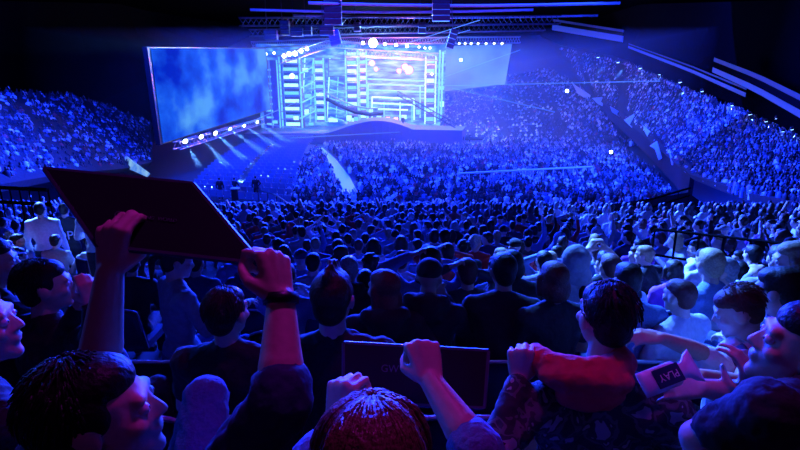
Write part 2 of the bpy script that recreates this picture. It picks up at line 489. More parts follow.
# ------------------------------------------------------------------ the building
def ruled(name, A, B, m, kind='structure', thick=.4, n=1, down=True):
    """slab between two polylines"""
    mb = MB(); k = len(A); vs = []; fs = []
    for a, b in zip(A, B):
        for j in range(n + 1): vs.append(V(a).lerp(V(b), j / n))
    W = n + 1
    for i in range(k - 1):
        for j in range(n):
            a = i * W + j; fs.append((a, a + 1, a + 1 + W, a + W))
    mb.add(vs, fs)
    o = mb.build(name, m, None, smooth=False)
    s = o.modifiers.new('solid', 'SOLIDIFY'); s.thickness = thick; s.offset = -1 if down else 1
    tag(o, kind=kind)
    return o
def resample(P, n):
    P = [V(p) for p in P]; L = [0]
    for a, b in zip(P, P[1:]): L.append(L[-1] + (b - a).length)
    out = []
    for i in range(n):
        t = L[-1] * i / (n - 1)
        for j in range(len(P) - 1):
            if t <= L[j + 1] + 1e-9:
                out.append(P[j].lerp(P[j + 1], (t - L[j]) / max(1e-9, L[j + 1] - L[j]))); break
    return out

FLOORM = mat('arena_floor', (.035, .035, .045), .6, bump=.1, scale=2)
fl = MB(); fl.box((0, 75, -.15), (150, 130, .3)); tag(fl.build('floor', FLOORM), kind='structure')
ROW0, PITCHY, NROW = .60, .80, 20
rowy = [ROW0 + PITCHY * k for k in range(-2, NROW)]
st = MB()
for k in range(-3, NROW):
    y = ROW0 + PITCHY * k; z = zfloor(max(y, -1.2) if y > -1.2 else -1.2)
    if y < -1.2: z = 7.4 + .27 * 1.2
    st.box((0, y + .08, z / 2 - .0), (46, PITCHY, z))
tag(st.build('seating_terrace', CONC), kind='structure')
yy = ROW0 + PITCHY * NROW
lt = MB()
for i in range(18):
    y = yy + 1.0 * i + .1; z = max(.05, zfloor(y + .4)); lt.box((0, y, z / 2), (60, 1.0, z))
tag(lt.build('lower_terrace', CONC), kind='structure')

# right and left stands, far tier
RF = [at(588, 92, 100), at(625, 120, 76), at(662, 152, 52), at(690, 178, 37), at(745, 201, 24), at(840, 222, 17)]
RB = [at(560, 50, 118), at(622, 64, 94), at(682, 92, 64), at(742, 117, 45), at(805, 148, 32), at(880, 175, 24)]
LF = [at(-60, 205, 17), at(10, 190, 23), at(70, 178, 31), at(125, 172, 42), at(150, 165, 50)]
LB = [at(-90, 95, 32), at(-5, 96, 40), at(70, 100, 52), at(115, 112, 64), at(150, 125, 72)]
FF = [at(440, 141, 84), at(500, 140, 86), at(560, 139, 86), at(618, 141, 76)]
FB = [at(445, 98, 118), at(500, 80, 122), at(548, 70, 120), at(592, 96, 101)]
ruled('right_stand', resample(RF, 14), resample(RB, 14), CONC)
ruled('left_stand', resample(LF, 10), resample(LB, 10), CONC)
ruled('far_stand', resample(FF, 8), resample(FB, 8), CONC)
# tier front wall of the right stand
FASC = mat('fascia', (.012, .014, .03), .7, spec=.1)
ruled('fascia_right', [p + V((0, 0, .9)) for p in resample(RF[:4], 10)], [p - V((0, 0, 1.6)) for p in resample(RF[:4], 10)], FASC, thick=.3)
# roof
ce = MB(); ce.box((0, 70, 20.6), (110, 130, .5)); tag(ce.build('ceiling', BLACKDRAPE), kind='structure')
RR = [at(540, 36, 119), at(560, 45, 114), at(620, 57, 92), at(682, 84, 63), at(742, 107, 44), at(805, 138, 31), at(880, 165, 24)]
RU = [at(552, 18, 106), at(580, 12, 100), at(645, 4, 80), at(720, 2, 55), at(790, 0, 38), at(860, 0, 27), at(960, 0, 20)]
ruled('ceiling_right', resample(RR, 16), resample(RU, 16), BLACKDRAPE, thick=.3, n=3, down=False)
LR = [at(262, 28, 119), at(232, 44, 112), at(150, 78, 92), at(100, 100, 76), at(0, 96, 46), at(-90, 92, 34)]
LU = [at(252, 14, 106), at(215, 10, 100), at(130, 4, 85), at(70, 2, 66), at(-40, 0, 40), at(-160, 0, 28)]
ruled('ceiling_left', resample(LR, 16), resample(LU, 16), BLACKDRAPE, thick=.3, n=3, down=False)
wb = MB(); wb.box((0, 128, 10.1), (110, .5, 20.4)); tag(wb.build('wall_back', mat('back_wall', (.03, .03, .06), .9, scale=.5)), kind='structure')
wl = MB(); wl.box((-56, 68, 10.1), (.5, 125, 20.4)); tag(wl.build('wall_left', WALLM), kind='structure')
wr = MB(); wr.box((56, 68, 10.1), (.5, 125, 20.4)); tag(wr.build('wall_right', WALLM), kind='structure')

# lit window bands under the right roof edge
def pixline(pts, n):
    return resample([at(*p) for p in pts], n)
BLUEBAND = emat('box_window_light', (.025, .07, .95), .5)
BLUEDIM = emat('box_window_dim', (.02, .05, .8), .22)
def band(P, h1, h2, label):
    e = empty('press_box', P[0]); inv = -V(P[0])
    g = MB(); d = MB(); fr_ = MB(); n = len(P)
    vs = []
    def strip(m, lo, hi):
        vs = []; fs = []
        for p in P: vs += [p + inv + V((0, 0, lo)), p + inv + V((0, 0, hi)), p + inv + V((.35, .5, hi)), p + inv + V((.35, .5, lo))]
        for i in range(n - 1):
            a = 4 * i
            for j in range(4): fs.append((a + j, a + (j + 1) % 4, a + 4 + (j + 1) % 4, a + 4 + j))
        fs.append((0, 3, 2, 1)); fs.append(tuple(4 * (n - 1) + j for j in range(4))); m.add(vs, fs)
    strip(g, 0, h1); g.build('window_strip', BLUEBAND, e)
    strip(d, h1, h1 + h2 * .6); d.build('header', HEADERM, e)
    strip(fr_, h1 + h2 * .6, h1 + h2); fr_.build('upper_strip', BLUEDIM, e)
    mm = MB()
    tag(e, label, 'press box', 'lit glass boxes under the roof edge')
band(pixline([(552, 30, 96), (622, 42, 86)], 6), .9, .9, 'blue lit glass box under the roof edge, farthest and leftmost of three')
band(pixline([(628, 48, 82), (690, 72, 58), (745, 97, 42)], 9), .32, .35, 'long thin blue lit strip box along the roof edge, middle of three')
band(pixline([(712, 72, 44), (755, 92, 35), (800, 118, 28.5), (840, 142, 24)], 9), .38, .75, 'blue lit glass box under the roof edge, nearest of three at the right')

# ------------------------------------------------------------------ lamps
def spot(loc, tgt, power, col, ang=30, blend=.5, size=.15):
    l = bpy.data.lights.new('spot', 'SPOT'); l.energy = power; l.color = col; l.spot_size = R(ang); l.spot_blend = blend; l.shadow_soft_size = size
    o = bpy.data.objects.new('spot_light', l); COL.objects.link(o); o.location = loc
    o.rotation_euler = (V(tgt) - V(loc)).to_track_quat('-Z', 'Y').to_euler(); return o
def area(loc, tgt, power, col, sx, sy=None, spread=None):
    l = bpy.data.lights.new('area', 'AREA'); l.energy = power; l.color = col; l.shape = 'RECTANGLE'; l.size = sx; l.size_y = sy or sx
    if spread: l.spread = R(spread)
    o = bpy.data.objects.new('area_light', l); COL.objects.link(o); o.location = loc
    o.rotation_euler = (V(tgt) - V(loc)).to_track_quat('-Z', 'Y').to_euler(); return o
def point(loc, power, col, size=.2):
    l = bpy.data.lights.new('point', 'POINT'); l.energy = power; l.color = col; l.shadow_soft_size = size
    o = bpy.data.objects.new('point_light', l); COL.objects.link(o); o.location = loc; return o

LENSW = emat('lamp_lens', (.55, .8, 1.0), 14)
LENSB = emat('lamp_lens_blue', (.25, .5, 1.0), 7)
LENSP = emat('lamp_lens_pink', (1.0, .42, .58), 1.9)
LAMPS = {}
def lamp(loc, tgt, r, lens, label, group):
    key = lens.name
    d = (V(tgt) - V(loc)).normalized()
    if key not in LAMPS:
        e = empty('stage_lamp')
        h = MB(); h.tube([(0, 0, .9), (0, 0, .75), (0, 0, .1), (0, 0, -.15)], 1.0, 12); h.v = [(x * (.6 if z > .8 else (.85 if z > .5 else 1)), y * (.6 if z > .8 else (.85 if z > .5 else 1)), z) for x, y, z in h.v]
        a = h.build('housing', DARK, e, True)
        l_ = MB(); l_.ell((0, 0, -.15), (.88, .88, .3)); b = l_.build('lens', lens, e, True)
        y = MB(); y.tube([(-1.1, 0, .3), (-1.1, 0, 1.3), (1.1, 0, 1.3), (1.1, 0, .3)], .09, 6); c = y.build('yoke', STEEL, e)
        LAMPS[key] = e
    else:
        s = LAMPS[key]; e = s.copy(); COL.objects.link(e)
        for ch in s.children:
            q = ch.copy(); q.parent = e; COL.objects.link(q)
    e.location = loc; e.scale = (r, r, r); e.rotation_euler = d.to_track_quat('-Z', 'Y').to_euler()
    tag(e, label, 'stage lamp', group); return e

# ------------------------------------------------------------------ the stage
LEDC = emat('led_cyan', (.12, .50, 1.0), 1.6)
LEDW = emat('led_white', (.35, .75, 1.0), 2.0)
LEDB = emat('led_blue', (.04, .18, 1.0), 1.1)
LEDP = emat('led_pink', (1.0, .45, .65), 2.6)
STAGEM = mat('stage_dark', (.05, .07, .16), .5)
DECKM = mat('stage_deck', (.25, .3, .45), .25, spec=.6)
def screen_mat(name, c0, c1, c2, strength, sc, stretch=(1, 1, 1), kind='noise'):
    m = bpy.data.materials.new(name); m.use_nodes = True; nt = m.node_tree; b = nt.nodes['Principled BSDF']
    b.inputs['Base Color'].default_value = (.004, .004, .01, 1); b.inputs['Roughness'].default_value = .9; b.inputs['Specular IOR Level'].default_value = 0
    tc = nt.nodes.new('ShaderNodeTexCoord'); mp = nt.nodes.new('ShaderNodeMapping'); mp.inputs['Scale'].default_value = stretch
    nt.links.new(tc.outputs['Object'], mp.inputs['Vector'])
    n = nt.nodes.new('ShaderNodeTexNoise'); n.inputs['Scale'].default_value = sc; n.inputs['Detail'].default_value = 4
    nt.links.new(mp.outputs['Vector'], n.inputs['Vector'])
    r = nt.nodes.new('ShaderNodeValToRGB'); r.color_ramp.elements.new(.5)
    for e, p, c in zip(r.color_ramp.elements, (.35, .5, .68), (c0, c1, c2)): e.position = p; e.color = (*c, 1)
    nt.links.new(n.outputs['Fac'], r.inputs['Fac']); nt.links.new(r.outputs['Color'], b.inputs['Emission Color'])
    b.inputs['Emission Strength'].default_value = strength
    return m
SCR_SIDE = screen_mat('side_screen_image', (.0, .02, .62), (.01, .12, .95), (.10, .42, 1.0), .85, .14, (1, 1, 1.6))
SCR_MAIN = screen_mat('main_screen_image', (.03, .12, .9), (.12, .42, 1.0), (.4, .85, 1.0), .95, .9, (.35, 1, 2.2))
SCR_FAR = screen_mat('far_screen_image', (.05, .16, .9), (.10, .28, 1.0), (.2, .45, 1.0), .8, .12)

SY = 92.0
def S(px, py, Y=SY): return at(px, py, Y)
def frame_quad(name, P, m, thick, border, label, cat='screen', parent_name='screen'):
    """flat screen given by its corners (bl, br, tr, tl) with a casing round it"""
    bl, br, tr, tl = [V(p) for p in P]; o = bl.copy()
    n = (br - bl).cross(tl - bl).normalized()
    if n.y > 0: n = -n
    e = empty(name, o)
    a = MB(); vs = [p - o + n * .05 for p in (bl, br, tr, tl)] + [p - o + n * .0 for p in (bl, br, tr, tl)]
    fcs = [(0, 1, 2, 3), (7, 6, 5, 4), (0, 4, 5, 1), (1, 5, 6, 2), (2, 6, 7, 3), (3, 7, 4, 0)]
    a.add(vs, fcs); a.build('display', m, e)
    c = (bl + br + tr + tl) / 4
    big = [p + (p - c).normalized() * border for p in (bl, br, tr, tl)]
    k = MB(); k.add([p - o - n * .02 for p in big] + [p - o - n * thick for p in big], fcs); k.build('casing', DARK, e)
    tag(e, label, cat); return e
# big side screen at the left
P1, P2 = at(163, 143, 50), at(270, 109, 84)
up = (at(157, 98, 50) - P1).normalized()
P4 = P1 + up * 8.6; P3 = P2 + up * 9.0
frame_quad('projection_screen', (P1, P2, P3, P4), SCR_SIDE, .5, .5, 'huge pale blue projection screen hanging left of the stage', 'screen')
frame_quad('projection_screen', (at(440, 92, 104), at(505, 84, 104), at(512, 44, 104), at(446, 46, 104)), SCR_FAR, .5, .3, 'hazy pale blue side screen right of the stage', 'screen')

# deck
stg = empty('stage', (S(360, 131).x, 84, 0))
def w(o, p): return V(p) - o.location
X0, X1 = S(258, 131).x, S(452, 131).x
d = MB(); d.box(w(stg, ((X0 + X1) / 2, 93, .85)), (X1 - X0, 18, 1.7)); d.build('deck', DECKM, stg)
# bulging dark front of the stage (the arched apron)
ap = MB(); vs = []; fs = []; n = 18
for i in range(n + 1):
    t = i / n; px = 322 + 120 * t; yb = 133 + 8 * t; top = 134 + 8 * t - 17 * math.sin(PI * t) ** 1.3
    Y = 84 - 6 * math.sin(PI * t)
    a = at(px, top, Y); b = V((a.x, Y, 0)); c = V((a.x, Y + 9, a.z + .05)); d_ = V((a.x, Y + 9, 0))
    vs += [w(stg, b), w(stg, a), w(stg, c), w(stg, d_)]
for i in range(n):
    for j in range(3): A = 4 * i + j; fs.append((A, A + 4, A + 5, A + 1))
ap.add(vs, fs); ap.build('apron', STAGEM, stg)
sk = MB(); sk.box(w(stg, ((X0 + S(335, 131).x) / 2, 83.6, .75)), (S(335, 131).x - X0, .4, 1.7)); sk.build('skirt', STAGEM, stg)
for i in range(5):
    q = MB(); q.box(w(stg, (S(305, 131).x, 83.2 - .45 * i, 1.35 - .3 * i)), (4.2, .5, .3)); q.build('step', DECKM, stg)
tag(stg, 'wide dark stage with an arched apron at the far end of the arena', 'stage')

# LED stacks: towers of glowing shelves
def led_tower(px0, px1, py0, py1, Y, nrow, label, m1=LEDW, m2=LEDC, posts=True, depth=2.2):
    bl, tr = S(px0, py1, Y), S(px1, py0, Y); W_ = tr.x - bl.x; H_ = tr.z - max(0, bl.z); z0 = max(0, bl.z)
    e = empty('led_tower', (bl.x + W_ / 2, Y, z0))
    q = MB(); q.box((0, depth / 2 + .4, H_ / 2), (W_, depth, H_)); q.build('core', STAGEM, e)
    for i in range(nrow):
        z = H_ * (i + .5) / nrow
        q = MB(); q.box((0, .25, z), (W_ * .74, .3, H_ / nrow * .42)); q.build('light_panel', m1 if i % 3 != 1 else m2, e)
        q = MB(); q.box((0, .0, z - H_ / nrow * .36), (W_ * 1.02, 1.0, .14)); q.build('shelf', DECKM, e)
    for s in (-1, 1):
        q = MB(); q.box((s * W_ / 2, .05, H_ / 2), (.22, .35, H_)); q.build('edge_tube', m2, e)
    tag(e, label, 'light tower'); return e
led_tower(283, 299, 57, 128, 88, 9, 'tall stack of glowing white shelves at the left end of the stage')
led_tower(316, 323, 58, 122, 91, 8, 'narrow tower of small lit panels second from the stage left end')
led_tower(347, 357, 50, 124, 90, 9, 'bright lit shelf column left of the main screen')
led_tower(360, 366, 50, 120, 94, 9, 'slim lit column just inside the left screen column')
led_tower(425, 436, 56, 124, 90, 7, 'bright lit shelf column right of the main screen', LEDC, LEDW)
# dark tower far left
def dark_tower(px0, px1, py0, py1, Y, label):
    bl, tr = S(px0, py1, Y), S(px1, py0, Y); W_ = tr.x - bl.x; H_ = tr.z - max(.0, bl.z)
    e = empty('scaffold_tower', (bl.x + W_ / 2, Y, max(0, bl.z)))
    q = MB(); q.box((0, 1, H_ / 2), (W_, 1.6, H_)); q.build('cladding', mat('blue_cladding', (.03, .06, .5), .6, scale=.6), e)
    rr = random.Random(int(px0))
    for i in range(9):
        q = MB(); q.box((-W_ * .2, .12, H_ * (i + .6) / 10), (W_ * .3, .15, .28)); q.build('lamp_bar', LEDC, e)
    for s in (-.5, -.1, .25, .5):
        q = MB(); q.box((W_ * s, .1, H_ / 2), (.16, .2, H_)); q.build('upright', LEDB if s != .25 else LEDC, e)
    tag(e, label, 'tower'); return e
dark_tower(264, 282, 60, 128, 88, 'dark blue clad tower between the side screen and the stage')
# header beams over the stage
def beam(p, q, r, m, label, name='truss', cat='truss', nlat=14, lat=None):
    p = V(p); q = V(q); e = empty(name, (p + q) / 2); o = e.location.copy()
    d = (q - p).normalized(); x = d.cross(V((0, 0, 1))).normalized(); z = x.cross(d)
    cs = [x * r + z * r, x * r - z * r, -x * r - z * r, -x * r + z * r]
    for c in cs:
        k = MB(); k.tube([p - o + c, q - o + c], r * .16, 6); k.build('chord', m, e)
    k = MB()
    for i in range(nlat):
        a = p.lerp(q, i / nlat) - o; b = p.lerp(q, (i + 1) / nlat) - o
        for j in range(4): k.tube([a + cs[j], b + cs[(j + 1) % 4]], r * .09, 4)
    k.build('lattice', lat or m, e)
    tag(e, label, cat); return e
TRUSSM = mat('truss_alu', (.35, .38, .45), .35, metal=.7)
beam(S(345, 52, 89), S(438, 57, 89), .55, TRUSSM, 'lit lattice beam across the top of the main screen', nlat=26)
beam(S(280, 60, 86), S(326, 44, 92), .6, TRUSSM, 'lattice beam rising over the left end of the stage', nlat=18)
beam(S(327, 44, 90), S(362, 46, 90), .5, TRUSSM, 'short lattice beam joining the stage beams above the catwalk', nlat=12)
# main screen
e = frame_quad('led_screen', (S(366, 100, 95), S(425, 102, 95), S(425, 58, 95), S(366, 54, 95)), SCR_MAIN, .5, .3, 'main stage screen glowing cyan between two lit columns', 'screen')
# small panel with lines
e = frame_quad('video_screen', (S(329, 76, 92), S(345, 76, 92), S(345, 60, 92), S(329, 60, 92)), SCR_MAIN, .4, .2, 'small bright panel beside the left screen column', 'screen')
# frame lines within the main screen
def bars(name, segs, m, label, cat, thick=.12):
    e = empty(name, segs[0][0])
    for a, b in segs:
        q = MB(); q.tube([V(a) - e.location, V(b) - e.location], thick, 6); q.build('bar', m, e)
    tag(e, label, cat); return e
bars('light_portal', [(S(368, 84, 93), S(424, 86, 93)), (S(368, 79, 93), S(424, 81, 93)), (S(368, 90, 93), S(424, 92, 93)), (S(368, 84, 93), S(368, 116, 93)), (S(420, 86, 93), S(420, 118, 93))], LEDC, 'portal of glowing tubes across the lower main screen', 'light portal', .16)
bars('light_portal', [(S(372, 97, 90), S(414, 99, 90)), (S(372, 103, 90), S(414, 105, 90)), (S(372, 97, 90), S(372, 120, 90)), (S(414, 99, 90), S(414, 120, 90)), (S(378, 109, 90), S(408, 110, 90))], LEDW, 'inner doorway of white light tubes at stage centre', 'light portal', .14)
bars('light_portal', [(S(440, 50, 91), S(438, 120, 91)), (S(443, 52, 91), S(441, 118, 91))], LEDC, 'pair of upright cyan light tubes at the stage right edge', 'light portal', .16)
# slanting lit fins between the left towers
for i in range(8):
    a = S(300, 66 + 7.5 * i, 88); b = S(316, 58 + 7.5 * i, 94); 
    q = MB(); q.tube([V((0, 0, 0)), b - a], .13, 6); o = q.build('light_batten', LEDC if i % 2 else LEDB); o.location = a
    tag(o, 'slanting blue light batten between two left stage towers', 'light batten', 'slanting battens left of the stage')
for i in range(9):
    a = S(330, 80 + 4.6 * i, 91); b = S(344, 84 + 4.6 * i, 91)
    q = MB(); q.tube([V((0, 0, 0)), b - a], .10, 6); o = q.build('light_batten', LEDB if i % 2 else LEDC); o.location = a
    tag(o, 'thin sloping light batten under the small bright panel', 'light batten', 'sloping battens under the small panel')
# backdrop wall of the stage
bw = MB(); a, b = S(262, 131, 99), S(446, 44, 99); bw.box(((a.x + b.x) / 2, 99, b.z / 2), (b.x - a.x, .5, b.z))
bo = bw.build('stage_backdrop', screen_mat('backdrop_image', (.01, .05, .6), (.03, .22, 1.0), (.25, .7, 1.0), 1.0, 1.1, (.5, 1, 1.6))); tag(bo, 'dim blue patterned backdrop wall behind the stage towers', 'backdrop')
for i, (px, py, w_, h_, Y, m_) in enumerate(((305, 70, 6, 4, 93, LEDW), (308, 96, 7, 4, 93, LEDC), (306, 112, 6, 5, 93, LEDW), (333, 120, 9, 4, 94, LEDW), (340, 100, 5, 3, 94, LEDC), (371, 112, 4, 5, 88, LEDW), (379, 118, 5, 4, 87, LEDW), (388, 119, 4, 4, 87, LEDP), (396, 119, 4, 3, 87, LEDP), (404, 117, 5, 4, 88, LEDW), (418, 112, 4, 5, 88, LEDC), (349, 118, 5, 5, 87, LEDW), (356, 119, 4, 4, 87, LEDC), (442, 104, 4, 5, 91, LEDW), (442, 88, 4, 4, 91, LEDC), (311, 124, 5, 3, 86, LEDC), (296, 118, 5, 4, 85, LEDW), (275, 122, 5, 3, 86, LEDC))):  # random bright panels added to brighten the stage set
    p = S(px, py, Y); k_ = Y / F; e = empty('added_light_panel', p); q = MB(); q.box((0, .3, 0), (w_ * k_ * 1.15, .4, h_ * k_ * 1.25)); q.build('casing', DARK, e); q = MB(); q.box((0, .05, 0), (w_ * k_, .12, h_ * k_)); q.build('lens', m_, e)
    tag(e, 'added small %s light panel in the stage set, %s the doorway of light' % ('pink' if m_ is LEDP else 'white' if m_ is LEDW else 'cyan', 'left of' if px < 365 else 'at' if px < 420 else 'right of'), 'stage light', 'added small %s light panels %d in the stage set' % ('pink' if m_ is LEDP else 'white' if m_ is LEDW else 'cyan', 0 if px < 365 else 1 if px < 420 else 2))
for i, px in enumerate((302, 310, 327, 336, 368, 384, 400, 412)):  # glowing tubes added to brighten the backdrop
    a, b = S(px, 122, 96), S(px + (3 if px < 340 else 0), 58, 96); q = MB(); q.tube([V((0, 0, 0)), b - a], .10, 6); o = q.build('added_light_tube', LEDC if i % 2 else LEDW); o.location = a
    tag(o, 'added upright thin light tube on the stage backdrop, %s from the left' % nth(i), 'light tube', 'added upright tubes on the stage backdrop')
# hanging catwalk
cw = [at(327, 99, 84), at(340, 106, 83), at(355, 112, 82), at(370, 114.5, 81.5), at(383, 113, 82)]
e = empty('catwalk', cw[2])
for dz in (0, .9):
    q = MB(); q.tube([p - cw[2] + V((0, 0, dz)) for p in resample(cw, 16)], .14, 6); q.build('rail', TRUSSM, e)
q = MB(); q.tube([p - cw[2] for p in resample(cw, 16)], .32, 6); q.build('deck', DARK, e)
q = MB()
for p in resample(cw, 12): q.tube([p - cw[2], p - cw[2] + V((0, 0, .9))], .05, 4)
q.build('railing_post', TRUSSM, e)
tag(e, 'curved hanging catwalk over the left half of the stage', 'catwalk')
beam(at(397, 93, 80), at(456, 126, 77), .28, mat('truss_black', (.03, .03, .05), .5), 'dark lattice boom slanting down right of the stage', 'camera_crane', 'camera crane', 16)
# side riser right of the stage with crew desk
def prism(name, pts, z0, z1, m, label, cat, kind=None):
    mb = MB(); o = V((pts[0][0], pts[0][1], 0)); n = len(pts)
    vs = [V((p[0] - o.x, p[1] - o.y, z)) for z in (z0, z1) for p in pts]
    mb.add(vs, [tuple(range(n - 1, -1, -1)), tuple(range(n, 2 * n))] + [(i, (i + 1) % n, n + (i + 1) % n, n + i) for i in range(n)])
    q = mb.build(name, m); q.location = o
    if kind: tag(q, kind=kind)
    else: tag(q, label, cat)
    return q
a, b = at(402, 124, 84), at(458, 124, 84)
prism('stage_wing', [(a.x, 80), (b.x, 78), (b.x + 1.5, 86), (a.x, 90)], 0, 2.6, STAGEM, 'raised dark wing platform right of the stage', 'platform')
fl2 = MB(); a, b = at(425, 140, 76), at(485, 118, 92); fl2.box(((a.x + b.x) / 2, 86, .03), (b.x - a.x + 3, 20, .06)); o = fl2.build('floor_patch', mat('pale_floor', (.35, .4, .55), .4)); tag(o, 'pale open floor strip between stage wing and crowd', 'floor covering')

# stage people (tiny silhouettes) and the three standing in the left aisle
def standing(pose, low=True):
    J = dict(head=(0, .02, 1.62), neck=(0, 0, 1.46), shl=(-.19, 0, 1.40), shr=(.19, 0, 1.40), pel=(0, 0, .92), knl=(-.10, .03, .50), knr=(.10, .03, .50), anl=(-.11, 0, .09), anr=(.11, 0, .09),
             ell=(-.26, -.02, 1.12), wrl=(-.27, .08, .88), elr=(.26, -.02, 1.12), wrr=(.27, .08, .88))
    if pose == 1: J.update(elr=(.30, .10, 1.15), wrr=(.12, .26, 1.22), ell=(-.30, .10, 1.15), wrl=(-.12, .26, 1.18))
    if pose == 2: J.update(elr=(.33, .04, 1.2), wrr=(.14, .10, 1.0), knl=(-.16, .1, .5), anl=(-.2, .1, .09))
    b, t, l, H, M = figure_meshes(J, sleeves='long', low=low, body=True)
    return remeshed(b, 'person', SKIN, .026, 1), remeshed(t, 'top', TOPS['black'], .03, 1), remeshed(l, 'trousers', TROUS['dark'], .03, 1), H, M
STAND = [standing(i) for i in range(3)]
def stander(i, loc, rz, sc, label, top='black', hs='crop', group=None):
    b, t, l, H, M = STAND[i]
    o = link('person', b); a = link('top', t, o); c = link('trousers', l, o); h = link('hair', HAIRM[hs][1], o); h.matrix_local = Matrix.Translation(H) @ M.to_4x4()
    set_mats(a, [TOPS[top]]); o.location = loc; o.rotation_euler = (0, 0, rz); o.scale = (sc,) * 3
    tag(o, label, 'person', group)
AIS = at(236, 200, 40)
prism('aisle_platform', [(at(208, 200, 39).x, 38.5), (at(262, 200, 39).x, 38.5), (at(268, 200, 42).x, 42.5), (at(212, 200, 42).x, 42.5)], 0, AIS.z - .0, CONC, 'dark raised platform under three standing people', 'platform')
for i, (px, lab, rz) in enumerate(((221, 'standing dark figure with arms at sides, leftmost of three on the platform', .2), (236, 'standing dark figure holding something, middle of three on the platform', -.4), (257, 'standing dark figure with hands on hips, rightmost of three on platform', 0.1))):
    stander(i, at(px, 200, 40), rz, 1.02 if i != 2 else 1.1, lab)
for i, (px, py, Y, lab) in enumerate(((403, 118, 84, 'tiny figure on the stage right of the doorway of light'), (452, 113, 86, 'tiny dark figure standing beside the stage wing end'), (463, 128, 80, 'tiny dark figure standing on the pale floor strip'), (447, 133, 79, 'tiny dark figure near the foot of the camera crane'), (470, 122, 83, 'tiny dark figure at the right end of the pale floor'))):
    p = at(px, py, Y); z = 2.6 if i == 0 else .06
    stander(i % 3, (p.x, Y, z), i, 1.0, lab)
e = empty('lectern', at(236, 200, 39.4)); q = MB(); q.box((0, 0, .45), (.5, .4, .9)); q.build('body', DARK, e); q = MB(); q.box((0, 0, .93), (.62, .5, .06)); q.build('top', mat('pale_board', (.7, .7, .7), .6), e); tag(e, 'small pale topped desk in front of the middle standing figure', 'desk')
hr = [at(258, 190, 37), at(276, 195, 35), at(290, 205, 31)]
e = empty('handrail', hr[0]); q = MB()
q.tube([p - hr[0] for p in resample(hr, 10)], .05, 6); q.build('rail', STEEL, e)
for p in resample(hr, 6):
    q = MB(); q.tube([p - hr[0], p - hr[0] - V((0, 0, .9))], .04, 5); q.build('post', STEEL, e)
tag(e, 'curved dark handrail at the left aisle beside the platform', 'handrail')

# empty seat block left of the floor crowd
SB = MB()
for r_ in range(20):
    t = r_ / 19
    L_ = at(192 + 62 * t, 196 - 40 * t, 40 + 34 * t); Rr = at(296 + 20 * t, 206 - 56 * t, 37 + 42 * t)
    L_.z = Rr.z = .3 + .03 * r_
    n = int((Rr - L_).length / .62)
    for i in range(n):
        p = L_.lerp(Rr, i / max(1, n))
        if (i % 13) == 6: continue
        SB.box(p + V((0, .22, .45)), (.48, .45, .07)); SB.box(p + V((0, 0, .72)), (.48, .07, .55))
o = SB.build('empty_seats', mat('pale_seat', (.16, .18, .24), .35)); tag(o, 'block of empty pale seats in slanting rows left of the crowd', 'seats', kind='stuff')
# light coloured aisle strip through the crowd
aw = [at(318, 151, 78), at(330, 160, 66), at(343, 176, 52), at(352, 192, 42)]
mb = MB(); vs = []
for p in resample(aw, 12): vs += [V((p.x - .7, p.y, .03)), V((p.x + .7, p.y, .03)), V((p.x + .7, p.y, .06)), V((p.x - .7, p.y, .06))]
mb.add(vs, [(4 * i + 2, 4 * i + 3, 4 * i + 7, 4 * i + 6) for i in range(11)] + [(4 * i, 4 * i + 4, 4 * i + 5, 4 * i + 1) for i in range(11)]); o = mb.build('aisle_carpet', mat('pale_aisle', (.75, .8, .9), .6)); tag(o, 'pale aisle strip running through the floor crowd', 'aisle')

# hanging speakers and boxes under the roof
def hang_array(px, py, wpx, hpx, Y, n, label, tilt=0, m=DARK):
    p = at(px, py, Y); k = Y / CP / F * .98; W_ = wpx * k; H_ = hpx * k
    e = empty('speaker_array', p)
    for i in range(n):
        z = H_ / 2 - H_ * (i + .5) / n; q = MB(); q.box((math.sin(tilt) * z, -.12 * i * .4, z), (W_, 1.0, H_ / n * .92), Matrix.Rotation(tilt, 3, 'Y')); q.build('cabinet', m, e, bevel=.05)
    for s in (-1, 1):
        q = MB(); q.tube([(s * W_ * .3 + math.sin(tilt) * H_ / 2, 0, H_ / 2), (s * W_ * .3, 0, 20.3 - p.z)], .05, 5); q.build('chain', STEEL, e); tag(e, label, 'speakers'); return e
BLUEBOX = mat('blue_box', (.05, .09, .35), .6)
hang_array(333, 10, 16, 26, 62, 5, 'tall black speaker array hanging above the stage left half')
hang_array(327, 31, 13, 8, 66, 2, 'small dark speaker box below the left speaker array')
hang_array(335, 38, 10, 13, 68, 3, 'tilted bluish speaker box hanging under the left array', -.25, BLUEBOX)
hang_array(441, 10, 16, 20, 62, 4, 'tall black speaker array hanging above the stage right half')
hang_array(452, 39, 7, 17, 66, 4, 'tilted dark speaker array below the right speaker array', .3)
hang_array(271, 35, 12, 9, 70, 2, 'dark speaker box hanging nearest the side screen')
hang_array(285, 28, 8, 13, 72, 3, 'narrow dark speaker box second from the side screen')
hang_array(297, 32, 11, 8, 72, 2, 'dark speaker box third from the side screen')
hang_array(308, 31, 7, 8, 73, 2, 'small dark speaker box fourth from the side screen')
hang_array(357, 27, 6, 8, 75, 2, 'small dark speaker box between the two tall arrays, left one')
hang_array(422, 28, 7, 10, 75, 2, 'small dark speaker box between the two tall arrays, right one')
